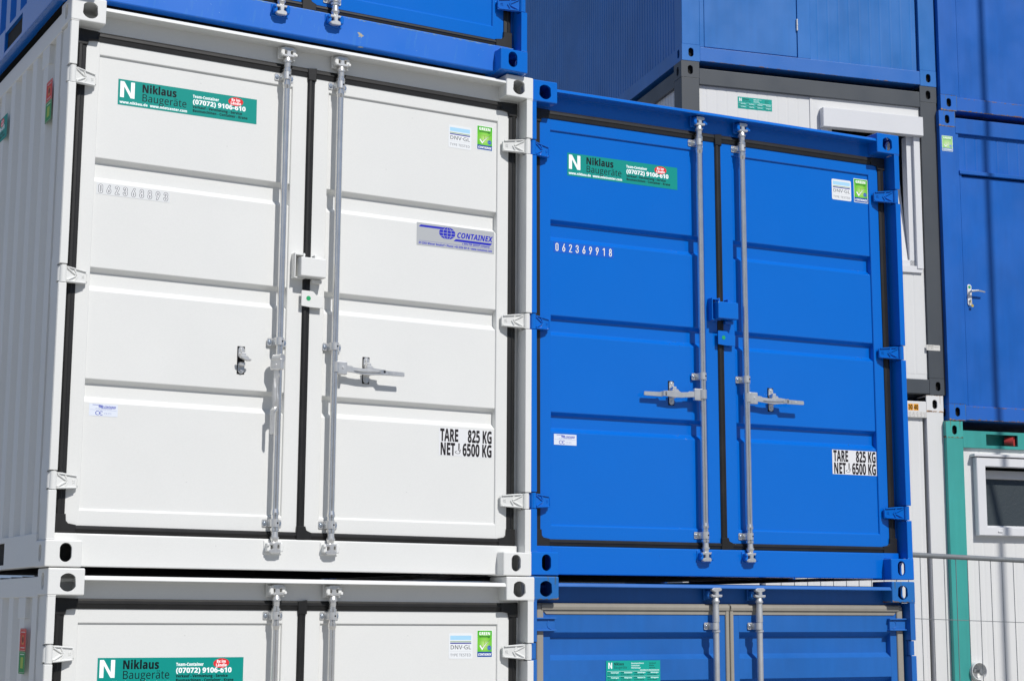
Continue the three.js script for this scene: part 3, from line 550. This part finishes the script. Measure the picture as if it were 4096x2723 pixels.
const camB = new THREE.Vector3();
// (x, y) measured on the sheet z0 is carried along the line of sight of the photograph's standpoint to the sheet z1
const toSheet = (x, y, z0, z1, cx, cy, cz) => [x + (x - cx) / cz * (z0 - z1), y + (y - cy) / cz * (z0 - z1)];
function standardStickers(mesh, right, p, number, numLabel) {
  const z = ZP, at = (b) => b.map(([x, y]) => toSheet(x, y, p.z0, z, ...p.cam));
  const put = (name, mat, a, b, label, tilt, r) => { const [[x0, y0], [x1, y1]] = at([a, b]); stick(name, mesh, mat, x0, y0, x1, y1, z, label, tilt, r); };
  if (!right) {
    if (p.banner) put('advert_sticker', S.banner, ...p.banner, 'teal advert sticker with a white N', p.tilt ?? 0);
    if (number) put('serial_number', number, ...p.num, numLabel);
    if (p.ce) put('approval_sticker', S.ce, ...p.ce, 'small pale sticker with CE mark');
  } else {
    put('type_sticker', S.dnv, ...p.dnv, 'white rounded DNV GL sticker', 0, 0.01); put('green_sticker', S.green, ...p.gr, 'green sticker with a white tick');
    if (p.maker) put('maker_sticker', S.maker, ...p.maker, 'silver sticker with blue globe and lettering');
    put('weight_sticker', S.weight, ...p.tare, 'white sticker with tare and net weights');
  }
}
function sideStickers(t, y0, z0) {
  const m = part('safety_sticker', decal(0.11, 0.2, 0.008), S.safety, t, 'red and green safety sticker on the side wall'); m.rotation.y = -Math.PI / 2; m.position.set(0.0045, y0, z0);
}
const camA = [-2.1, -0.23, 7.8];
const w1 = storageContainer('white storage container with serial number 062368893 and one handle hanging down', [0, 0, 0], 0, M.white, { open: true,
  stickers: (d, r) => standardStickers(d, r, { z0: -0.075, cam: camA, banner: [[0.252, 2.131], [0.934, 2.254]], tilt: 0.009, num: [[0.172, 1.693], [0.519, 1.746]], ce: [[0.184, 0.676], [0.315, 0.731]], dnv: [[1.977, 2.171], [2.11, 2.291]], gr: [[2.142, 2.182], [2.236, 2.313]], maker: [[1.804, 1.640], [2.249, 1.757]], tare: [[1.943, 0.588], [2.251, 0.726]] }, S.numWhite, 'outlined grey serial number') });
sideStickers(w1, 2.178, -0.352);
{ const m = part('advert_sticker', decal(0.683, 0.124), S.banner, w1, 'teal advert sticker on the side wall'); m.rotation.y = -Math.PI / 2; m.position.set(0.0045, 2.277, -1.19 - 0.3415); }
const w0 = storageContainer('white storage container at the bottom left of the photo, below the one numbered 062368893', [0.018, -2.5945, 0], 0, M.white, {
  stickers: (d, r) => standardStickers(d, r, { z0: -0.098, cam: camA, banner: [[0.262, 2.079], [0.942, 2.203]], dnv: [[2.006, 2.188], [2.139, 2.313]], gr: [[2.163, 2.193], [2.251, 2.328]], tare: [[1.95, 0.588], [2.258, 0.726]] }) });
sideStickers(w0, 2.228, -0.40);
const u1 = storageContainer('blue storage container stacked on the white one numbered 062368893, cut by the top edge', [-0.055, 2.596, 0.035], 0, M.blue, { sill: M.sillScuffed });
const B1POS = [W + 0.0085, 0.0062, -0.0255], B1YAW = -0.0545;
const b1 = storageContainer('bright blue storage container with black door seals and serial number 062369918', B1POS, B1YAW, M.blue, { roll: 0.0049,
  stickers: (d, r) => standardStickers(d, r, { z0: -0.088, cam: [-4.98, -0.23, 7.6], banner: [[0.264, 2.116], [0.953, 2.241]], tilt: -0.004, num: [[0.180, 1.692], [0.545, 1.750]], ce: [[0.179, 0.674], [0.312, 0.73]], dnv: [[2.004, 2.18], [2.142, 2.302]], gr: [[2.162, 2.18], [2.263, 2.322]], tare: [[1.953, 0.588], [2.265, 0.726]] }, S.numBlue, 'white serial number') });
const b0 = storageContainer('older dull blue storage container with grey door seals, below the bright blue one', [B1POS[0] + 0.004, B1POS[1] - 2.596, B1POS[2] + 0.006], B1YAW, M.blueOld, { old: true, cast: M.castOld, roll: 0.003,
  stickers: (d, r) => { if (!r) stick('advert_sticker', d, S.branches, 0.478, 2.060, 0.802, 2.168, -0.06, 'teal sticker listing branch addresses'); } });

// ---------------------------------------------------------------- office containers behind
const OW = 2.462, OH = 2.775;
const cornerGeo = (k) => once('ocorner' + k, () => {    // front left corner block of an office frame, slots on front and side
  const s = shapeOf([[0, 0], [0.165, 0], [0.165, 0.145], [0, 0.145]]); s.holes.push(slotShape(0.083, k === 'b' ? 0.075 : 0.068, 0.048, 0.080));
  const f = ext(s, 0.012, 0, -0.012);
  const s2 = shapeOf([[-0.165, 0.0004], [-0.0125, 0.0004], [-0.0125, 0.1446], [-0.165, 0.1446]]); s2.holes.push(slotShape(-0.083, k === 'b' ? 0.075 : 0.068, 0.048, 0.080));
  const m = new THREE.Matrix4().makeBasis(new THREE.Vector3(0, 0, 1), new THREE.Vector3(0, 1, 0), new THREE.Vector3(-1, 0, 0));
  const s3 = new THREE.ExtrudeGeometry(s2, { depth: 0.012, bevelEnabled: false, curveSegments: 10 }).applyMatrix4(m).translate(0.012, 0, 0);
  return join([f, s3, bx(0.013, 0.16, 0.001, 0.012, -0.16, -0.013), bx(0.013, 0.16, 0.133, 0.144, -0.16, -0.013)]);
});
const cornerDark = () => once('ocornerdark', () => join([bx(0.02, 0.158, 0.013, 0.132, -0.155, -0.03)]));
function ribbed(w, h, pitch, depth, groove = 0.012) {    // sheet with fine vertical grooves, x 0..w, face at z = 0
  return once(`rib${w.toFixed(3)}_${h.toFixed(3)}_${pitch}_${depth}`, () => {
    const pts = [[0, 0.02], [0, 0]]; for (let x = pitch * 0.6; x < w - groove - 0.01; x += pitch) pts.push([x, 0], [x + groove * 0.4, depth], [x + groove * 0.6, depth], [x + groove, 0]);
    pts.push([w, 0], [w, 0.02]);
    const g = new THREE.ExtrudeGeometry(shapeOf(pts), { depth: h, bevelEnabled: false }).rotateX(-Math.PI / 2);   // (x, -z) swept up
    return uvBox(g);
  });
}
function ribPart(parent, mat, x0, x1, y0, y1, z, pitch = 0.105, depth = 0.003, label, groove) { const m = part('wall_panel', ribbed(x1 - x0, y1 - y0, pitch, depth, groove), mat, parent, label); m.position.set(x0, y0, z); m.scale.z = 1; return m; }
function office(label, pos, turn, frame, wall, o = {}) {
  const t = thing('office_container', label, 'office container', pos, turn);
  const mir = (k, g) => once(k + '_OR', () => mirrored(g, OW));
  for (const top of [0, 1]) for (const r of [0, 1]) {
    const k = top ? 't' : 'b', y = top ? OH - 0.145 : 0;
    const c = part('corner_casting', r ? mir('oc' + k, cornerGeo(k)) : cornerGeo(k), o.cast ?? frame, t); c.position.y = y;
    part('casting_cavity', r ? mir('ocd', cornerDark()) : cornerDark(), M.black, c);
  }
  const post = once('opost', () => join([rb(0.001, 0.166, 0.1455, OH - 0.1455, -0.165, -0.0015, 0.004)]));
  part('corner_post', post, frame, t); part('corner_post', mir('opost', post), frame, t);
  part('bottom_rail', once('obr', () => join([rb(0.1655, OW - 0.1655, 0.006, 0.132, -0.15, -0.001, 0.005)])), o.rail ?? frame, t, o.rail ? 'bottom rail with rust along its lower edge' : undefined);
  part('top_rail', o.topRail ?? once('otr', () => join([rb(0.1655, OW - 0.1655, OH - 0.198, OH - 0.056, -0.15, -0.001, 0.005)])), frame, t);
  part('side_rail', once('osr', () => join([rb(0.002, 0.09, 0.006, 0.132, -5.9, -0.165, 0.005), rb(0.002, 0.09, OH - 0.198, OH - 0.056, -5.9, -0.165, 0.005)])), frame, t);
  const sideW = part('side_panel', once('oside', () => { const g = ribbed(5.7, OH - 0.33, 0.062, 0.006, 0.018).clone(); g.rotateY(-Math.PI / 2); return g; }), wall, t); sideW.position.set(0.03, 0.132, -5.87);
  part('roof', once('oroof', () => join([bx(0.05, OW - 0.03, OH - 0.13, OH - 0.1, -5.9, -0.155)])), frame, t);
  part('back_panel', once('oback', () => join([bx(0.04, OW - 0.02, 0.02, OH - 0.14, -5.95, -5.905), bx(OW - 0.06, OW - 0.02, 0.02, OH - 0.14, -5.9, -0.17), bx(0.06, OW - 0.07, 0.02, 0.1, -5.9, -0.16)])), wall, t);
  return t;
}
const lever = (parent, x, y, z, dot) => {                // lever handle on a long plate
  const p = part('handle_plate', once('hplate', () => join([ext(fill(slotShape(0, 0, 0.042, 0.19)), 0.008, 0.002, 0, 2)])), M.windowWhite, parent); p.position.set(x, y, z);
  part('door_handle', once('hlever', () => join([cyl([0, 0.028, 0.006], [0, 0.028, 0.05], 0.011), cyl([0, 0.028, 0.05], [0.06, 0.036, 0.052], 0.0105, 0.009), cyl([0.06, 0.036, 0.052], [0.13, 0.028, 0.046], 0.009, 0.007), new THREE.SphereGeometry(0.0108, 14, 10).translate(0, 0.028, 0.05), cyl([0, -0.048, 0.006], [0, -0.048, 0.022], 0.009)])), M.zinc, p);
  if (dot) { part('green_dot', once('gdot2', () => cyl([0, 0, 0], [0, 0, 0.001], 0.013, 0.013, 24)), M.green, p).position.set(0, 0.07, 0.008); part('key', once('key', () => join([rb(-0.004, 0.004, -0.085, -0.05, 0.022, 0.026, 0.002), cyl([0.012, -0.098, 0.024], [0.012, -0.098, 0.027], 0.013, 0.013, 16)])), paint([0.55, 0.42, 0.08], 0.4), p); }
};
const CYAW = -0.215, DYAW = -0.2;
const at = (org, yaw, dx, dy) => [org[0] + dx * Math.cos(yaw), org[1] + dy, org[2] - dx * Math.sin(yaw)];
const CO = [6.24, 4.5, -4.03], DO = [8.64, 4.28, -3.46];
// C1: blue, two leaves, ribbed side in shade
{
  const t = office('blue office container above the grey framed one, showing its shaded ribbed side wall', at(CO, CYAW, 0.008, 0.004), CYAW, M.officeBlue, M.officeBlue, { rail: M.railRust1 });
  const d = part('door', once('c1door', () => join([rb(0.214, 1.092, 0.141, 2.3, -0.06, -0.012, 0.003)])), M.officeBlue, t, 'plain blue door leaf');
  part('hinge', once('c1hinge', () => join([cyl([1.094, 0.378, -0.004], [1.094, 0.484, -0.004], 0.0085), cyl([1.094, 0.425, -0.004], [1.094, 0.437, -0.004], 0.0098)])), M.zincDull, d);
  part('door_frame', once('c1frame', () => join([rb(1.0985, 1.222, 0.134, 2.5, -0.06, -0.007, 0.003), rb(0.168, 0.208, 0.134, 2.5, -0.06, -0.006, 0.003)])), M.officeBlue, t);
  ribPart(t, M.officeBlue, 1.226, 2.272, 0.133, 2.57, -0.016, 0.103, 0.0012, undefined, 0.024);
  part('shadow_gap', once('c1gap', () => join([bx(2.26, 2.296, 0.13, 2.57, -0.16, -0.1), bx(0.2, 2.28, 0.13, 2.57, -0.12, -0.062)])), M.officeBlue, t);
}
// C2: dark grey frame, white panels, shutter box and tilted window
{
  const Y = (v) => OH + v;
  const t = office('white panelled office container with dark grey frame and a roller shutter box', at(CO, CYAW, 0, -OH), CYAW, M.dark, M.officeWhite);
  ribPart(t, M.officeWhite, 0.166, 1.216, 0.132, OH - 0.197, -0.03, 0.096, 0.0014, undefined, 0.026);
  part('window_panel', once('c2panel', () => { const s = shapeOf([[1.219, 0.132], [2.294, 0.132], [2.294, OH - 0.198], [1.219, OH - 0.198]]); s.holes.push(new THREE.Path([[1.36, Y(-1.66)], [2.21, Y(-1.66)], [2.21, Y(-0.35)], [1.36, Y(-0.35)]].map((p) => new THREE.Vector2(...p)))); return join([ext(s, 0.03, 0.0, -0.055), rb(1.2175, 1.244, 0.135, OH - 0.2, -0.05, -0.022, 0.003)]); }), M.officeWhite, t);
  ribPart(t, M.officeWhite, 1.246, 2.29, 0.18, Y(-1.705), -0.0235, 0.096, 0.0014, undefined, 0.026);
  part('shutter_box', once('c2box', () => join([ext([[1.31, Y(-0.476)], [2.292, Y(-0.476)], [2.292, Y(-0.303)], [1.31, Y(-0.303)]], 0.072, 0.004, -0.024)])), M.windowWhite, t);
  const w = part('window', once('c2win', () => join([rb(2.215, 2.276, Y(-1.668), Y(-0.477), -0.024, 0.004, 0.003), rb(1.315, 1.376, Y(-1.668), Y(-0.477), -0.024, 0.004, 0.003), rb(1.30, 2.268, Y(-1.704), Y(-1.645), -0.024, -0.004, 0.003), rb(2.16, 2.2145, Y(-1.645), Y(-0.47), -0.11, -0.03, 0.003), rb(1.377, 1.43, Y(-1.645), Y(-0.47), -0.11, -0.03, 0.003), rb(1.38, 2.21, Y(-1.645), Y(-1.59), -0.11, -0.03, 0.003)])), M.windowWhite, t, 'tilted window with white frame');
  const sash = part('window_sash', once('c2sash', () => { const s = shapeOf([[1.435, 0], [2.155, 0], [2.155, 1.12], [1.435, 1.12]]); s.holes.push(new THREE.Path([[1.5, 0.065], [2.09, 0.065], [2.09, 1.055], [1.5, 1.055]].map((p) => new THREE.Vector2(...p)))); return join([ext(s, 0.06, 0.004, -0.06)]); }), M.windowWhite, w);
  sash.position.set(0, Y(-1.6), -0.05); sash.rotation.x = -0.13;
  const glass = new THREE.MeshPhysicalMaterial({ color: 0xffffff, roughness: 0.02, transmission: 1, thickness: 0, ior: 1.5 });
  const gl = part('window_pane', once('c2glass', () => bx(1.5, 2.09, 0.065, 1.055, -0.032, -0.028)), glass, w); gl.position.copy(sash.position); gl.rotation.copy(sash.rotation);
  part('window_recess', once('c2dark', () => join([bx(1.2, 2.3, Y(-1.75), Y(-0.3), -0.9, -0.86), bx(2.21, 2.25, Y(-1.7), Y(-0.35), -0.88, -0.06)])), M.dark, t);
  stick('advert_sticker', t, S.branches, 0.535, Y(-0.367), 0.858, Y(-0.262), -0.03, 'teal sticker listing branch addresses');
  part('type_plate', decal(0.134, 0.048, 0.004), S.plate, t, 'small silver type plate').position.set(2.345, Y(-2.362), -0.001);
}
// C3: white, numbers on the top rail
{
  const t = office('white office container with yellow 30 and 40 labels on its top rail', at(CO, CYAW, -0.038, -2 * OH - 0.006), CYAW, M.officeWhite, M.officeWhite, { cast: M.castWhite });
  ribPart(t, M.officeWhite, 0.166, 2.27, 0.132, OH - 0.197, -0.03, 0.105, 0.0014, undefined, 0.03);
  const lx = 2.117;
  stick('yellow_label', t, S.yellow[0], lx, OH - 0.137, lx + 0.048, OH - 0.080, -0.001, 'yellow label reading 30'); stick('yellow_label', t, S.yellow[1], lx + 0.054, OH - 0.137, lx + 0.102, OH - 0.080, -0.001, 'yellow label reading 40');
  stick('serial_number', t, S.numRail, lx - 0.002, OH - 0.195, lx + 0.176, OH - 0.147, -0.001, 'outlined grey number 84111');
}
// D1, D2: blue with doors
function doorOffice(label, pos, railMatl, withTop, o = {}) {
  const t = office(label, pos, DYAW, M.officeBlue2, M.officeBlue2, { rail: railMatl, cast: M.castBlue });
  const top = withTop ? 2.195 : 2.5;
  const d = part('door', once('ddoor' + withTop, () => join([rb(0.222, 1.18, 0.131, top - 0.002, -0.075, -0.022, 0.003)])), M.officeBlue2, t, 'blue door leaf');
  part('door_frame', once('dframe' + withTop, () => { const g = [rb(0.167, 0.196, 0.133, OH - 0.2, -0.08, -0.008, 0.003), rb(0.199, 0.2185, 0.133, top + (withTop ? 0.03 : 0), -0.08, -0.012, 0.003), rb(1.184, 1.22, 0.133, top, -0.08, -0.012, 0.003)]; if (withTop) g.push(rb(0.19, 1.23, top + 0.012, top + 0.044, -0.08, 0.006, 0.003)); return join(g); }), M.officeBlue2, t);
  if (o.dot) lever(d, o.lx ?? 0.262, 1.118, -0.022, o.dot);
  if (withTop) ribPart(t, M.officeBlue2, 0.197, 1.22, top + 0.045, OH - 0.198, -0.03, 0.11, 0.002, undefined, 0.026);
  ribPart(t, M.officeBlue2, 1.222, 2.29, 0.133, OH - 0.2, -0.03, 0.105, 0.002, undefined, 0.026);
  part('wall_core', once('dcore', () => join([bx(0.16, 2.27, 0.13, OH - 0.19, -0.14, -0.085)])), M.officeBlue2, t);
  return t;
}
doorOffice('blue container in the upper right corner of the photo with a rusty bottom rail', at(DO, DYAW, 0.012, 0.004), M.railRust2, false);
{
  const t = doorOffice('blue container with a lever door handle and a green tick sticker on its post', at(DO, DYAW, -0.012, -OH), M.railRust2, true, { dot: true, lx: 0.256 });
  stick('green_sticker', t, S.greenFaded, 0.022, OH - 0.372, 0.13, OH - 0.232, -0.001, 'faded green sticker with a white tick');
}
// D3: white with turquoise frame, window and inlets
{
  const topRail = once('d3rail', () => { const s = shapeOf([[0.1655, OH - 0.225], [OW - 0.1655, OH - 0.225], [OW - 0.1655, OH - 0.078], [0.1655, OH - 0.078]]); s.holes.push(new THREE.Path([[0.396, OH - 0.2], [0.716, OH - 0.2], [0.716, OH - 0.103], [0.396, OH - 0.103]].map((p) => new THREE.Vector2(...p)))); return join([ext(s, 0.02, 0, -0.021), bx(0.1655, OW - 0.1655, OH - 0.0925, OH - 0.079, -0.15, -0.0215), bx(0.1655, OW - 0.1655, OH - 0.2245, OH - 0.212, -0.15, -0.0215), bx(0.1655, OW - 0.1655, OH - 0.211, OH - 0.0935, -0.15, -0.12)]); });
  const t = office('white walled container with turquoise frame, tilted window and red power inlet', at(DO, DYAW, -0.05, -2 * OH - 0.006), DYAW, M.teal, M.officeWhite, { topRail, cast: M.castTeal });
  const Y = (v) => OH + v + OH;
  part('power_inlet', once('plug', () => join([cyl([0.63, OH - 0.150, -0.075], [0.69, OH - 0.152, -0.028], 0.040, 0.040, 24), cyl([0.66, OH - 0.151, -0.06], [0.665, OH - 0.151, -0.05], 0.046, 0.046, 24), rb(0.655, 0.712, OH - 0.197, OH - 0.108, -0.09, -0.03, 0.006)])), paint([0.42, 0.04, 0.035], 0.5), t, 'red power inlet in the turquoise rail');
  const x0 = 0.268, x1 = 1.25, y0 = Y(-3.757), y1 = Y(-3.083);
  part('window_panel', once('d3panel', () => { const s = shapeOf([[0.166, 0.132], [2.29, 0.132], [2.29, OH - 0.224], [0.166, OH - 0.224]]); s.holes.push(new THREE.Path([[x0 + 0.06, y0 + 0.05], [x1 - 0.06, y0 + 0.05], [x1 - 0.06, y1 - 0.05], [x0 + 0.06, y1 - 0.05]].map((p) => new THREE.Vector2(...p)))); return join([ext(s, 0.03, 0.0, -0.062)]); }), M.officeWhite, t);
  ribPart(t, M.officeWhite, 0.167, 2.267, 0.14, y0 - 0.03, -0.030, 0.104, 0.0014, undefined, 0.03);
  ribPart(t, M.officeWhite, 0.167, x0 - 0.012, y0 - 0.03, OH - 0.226, -0.030, 0.104, 0.0014, undefined, 0.03);
  ribPart(t, M.officeWhite, x0 - 0.012, 2.267, y1 + 0.035, OH - 0.226, -0.030, 0.104, 0.0014, undefined, 0.03);
  const w = part('window', once('d3win', () => { const s = shapeOf([[x0, y0], [x1, y0], [x1, y1], [x0, y1]]); s.holes.push(new THREE.Path([[x0 + 0.09, y0 + 0.075], [x1 - 0.09, y0 + 0.075], [x1 - 0.09, y1 - 0.08], [x0 + 0.09, y1 - 0.08]].map((p) => new THREE.Vector2(...p)))); return join([ext(s, 0.062, 0.006, -0.03), rb(x0 - 0.024, x1 + 0.03, y1 + 0.006, y1 + 0.028, -0.03, 0.045, 0.003), rb(x0 + 0.19, x0 + 0.235, y0 + 0.03, y0 + 0.043, 0.03, 0.04, 0.003)]); }), M.windowWhite, t, 'white framed tilted window with frosted glass');
  const sash = part('window_sash', once('d3sash', () => { const a = x0 + 0.094, b = x1 - 0.094; const h = 0.51, s = shapeOf([[a, 0], [b, 0], [b, h], [a, h]]); s.holes.push(new THREE.Path([[a + 0.02, 0.012], [b - 0.03, 0.012], [b - 0.03, h - 0.075], [a + 0.02, h - 0.075]].map((p) => new THREE.Vector2(...p)))); return join([ext(s, 0.05, 0.003, -0.05)]); }), M.windowWhite, w);
  sash.position.set(0, y0 + 0.078, -0.012); sash.rotation.x = -0.2;
  const frost = new THREE.MeshStandardMaterial({ color: new THREE.Color().setRGB(0.035, 0.045, 0.05), roughness: 0.28, bumpMap: dataTex(256, (u, v) => fbm(n1, u, v, 32, 3), [1 / 0.35, 1 / 0.35]), bumpScale: 0.0012 });
  const gl = part('window_pane', once('d3glass', () => uvBox(bx(x0 + 0.1, x1 - 0.11, 0.004, 0.44, -0.03, -0.022))), frost, w); gl.position.copy(sash.position); gl.rotation.copy(sash.rotation);
  part('window_recess', once('d3dark', () => bx(x0 - 0.1, x1 + 0.1, y0 - 0.1, y1 + 0.1, -0.6, -0.56)), M.dark, t);
  const cup = part('round_inlet', once('cup', () => { const pts = [[0.004, 0.003], [0.052, 0.003], [0.062, 0.014], [0.067, 0.062], [0.072, 0.064], [0.075, 0.058], [0.077, 0.001]].map((p) => new THREE.Vector2(...p)); return join([new THREE.LatheGeometry(pts, 40).rotateX(Math.PI / 2)]); }), M.officeWhite, t, 'round recessed inlet with a metal stub'); cup.position.set(0.222, Y(-4.9), -0.029);
  part('pipe_stub', once('stub', () => join([cyl([0, 0, 0.004], [0.014, 0, 0.06], 0.02, 0.017, 16), cyl([0.0135, 0, 0.058], [0.015, 0, 0.066], 0.023, 0.023, 6), rb(-0.034, -0.008, -0.012, 0.016, 0.004, 0.03, 0.004)])), M.fence, cup);
}

// ---------------------------------------------------------------- mesh fence
{
  const z = -1.5, t = thing('mesh_fence', 'galvanised wire mesh fence with round top rail before the turquoise framed container', 'fence', [5.05, -1.72, z]);
  const x0 = 0, x1 = 3.6, yTop = (x) => 1.72 + 0.2394 - (x + 5.05 - 6.38) * 0.0155;
  part('top_rail', join([cyl([x0, yTop(x0), 0], [x1, yTop(x1), 0], 0.0178, 0.0178, 20)]), M.fence, t);
  for (const x of [x0, x1]) part('fence_post', join([cyl([x, 0.05, 0], [x, yTop(x) + 0.02, 0], 0.0205, 0.0205, 18)]), M.fence, t);
  const vw = join([cyl([0, 0.12, 0], [0, 1.94, 0], 0.0027, 0.0027, 6)]);
  for (let x = 6.414 - 5.05 - 0.1104 * 11; x < x1 - 0.03; x += 0.1104) { const m = part('vertical_wire', vw, M.fence, t); m.position.set(x, yTop(x) - 1.95, 0.003); }
  for (const y of [-0.195, -0.616, -1.037, -1.458]) { const f = (x) => y + 1.72 - (x + 5.05 - 6.41) * 0.022; part('horizontal_wire', join([cyl([x0, f(x0), 0], [x1, f(x1), 0], 0.0027, 0.0027, 6)]), M.fence, t); }
  for (const x of [x0, x1]) part('fence_foot', join([rb(x - 0.12, x + 0.12, 0.0, 0.13, -0.34, 0.34, 0.02)]), paint([0.25, 0.25, 0.24], 0.9), t);
}
// ---------------------------------------------------------------- lamp post outside the frame; its shadow is the soft upright band on the right-hand stack
{
  const t = thing('lamp_post', 'slim grey lamp post standing to the right of the container stacks', 'lamp post', [9.83, -1.6, 1.4]);
  part('mast', join([cyl([0, 0, 0], [0, 14, 0], 0.031, 0.027, 20)]), M.zincDull, t); part('mast_base', join([cyl([0, 0, 0], [0, 0.5, 0], 0.085, 0.075, 20)]), M.zincDull, t);
  part('lamp_arm', join([cyl([0, 13.95, 0], [1.0, 14.2, 0], 0.028, 0.025, 14)]), M.zincDull, t); part('lamp_head', join([rb(0.9, 1.5, 14.16, 14.3, -0.12, 0.12, 0.04)]), M.dark, t);
}
// ---------------------------------------------------------------- hall across the yard, behind the viewpoint; the lock rods mirror it as their dark middle line
{
  const t = thing('storage_hall', 'long dark grey metal hall across the yard, facing the container stacks', 'hall', [-14, -2.6, 34]);
  const hallMat = paint([0.05, 0.055, 0.06], 0.6);
  part('wall', ribbed(26, 9, 0.5, 0.03, 0.12), hallMat, t).rotation.y = Math.PI; t.children[0].position.set(26, 0, 0);
  part('roof', join([bx(-0.3, 26.3, 9, 9.3, -0.3, 12)]), M.dark, t);
  for (const x of [4, 12, 20]) part('roller_door', join([rb(x, x + 4, 0, 4.5, -0.12, -0.04, 0.02)]), M.zincDull, t);
}
// ---------------------------------------------------------------- ground: gravel yard that rises to a terrace behind the stacks
{
  const sm = (a, b, x) => { const t = Math.min(1, Math.max(0, (x - a) / (b - a))); return t * t * (3 - 2 * t); };
  const hgt = (x, z) => { const back = sm(-0.4, -1, (z + 3.6) * 0.9 + 0), t = 0; const right = sm(5.0, 6.2, x), rise = Math.max(sm(-1, 0, -(z + 3.35) - 0.3), right * sm(-1.2, 0, -(z + 1.6))); const far = sm(2.2, 3.4, -z) * 0; return -2.6 + 0.98 * right * sm(-1.5, 0.8, -z) + (1.28 - 0.98 * right * sm(-1.5, 0.8, -z)) * sm(3.0, 3.45, -z) ; };
  const xs = [], zs = []; for (let v = -400; v < -20; v += 40) { xs.push(v); zs.push(v); } for (let v = -20; v <= 20.01; v += 0.25) { xs.push(v); zs.push(v); } for (let v = 60; v <= 400; v += 40) { xs.push(v); zs.push(v); }
  const pos = [], uv = [], idx = []; for (const z of zs) for (const x of xs) { pos.push(x, hgt(x, z), z); uv.push(x, z); }
  for (let j = 0; j < zs.length - 1; j++) for (let i = 0; i < xs.length - 1; i++) { const a = j * xs.length + i, b = a + 1, c = a + xs.length, d = c + 1; idx.push(a, c, b, b, c, d); }
  const g = new THREE.BufferGeometry(); g.setAttribute('position', new THREE.Float32BufferAttribute(pos, 3)); g.setAttribute('uv', new THREE.Float32BufferAttribute(uv, 2)); g.setIndex(idx); g.computeVertexNormals();
  const gravel = dataTex(512, (u, v) => { const f = fbm(n1, u, v, 64, 4), c = fbm(n2, u, v, 4, 3); const s = 0.5 + 0.35 * f + 0.12 * c; return [s, s * 0.985, s * 0.95]; }, [1 / 1.6, 1 / 1.6], true);
  const ground = new THREE.Mesh(g, new THREE.MeshStandardMaterial({ map: gravel, color: new THREE.Color().setRGB(0.8, 0.79, 0.76), roughness: 0.95 }));
  ground.name = 'ground'; ground.receiveShadow = true; ground.castShadow = true; ground.userData.kind = 'structure'; scene.add(ground);
}
renderer.render(scene, camera);
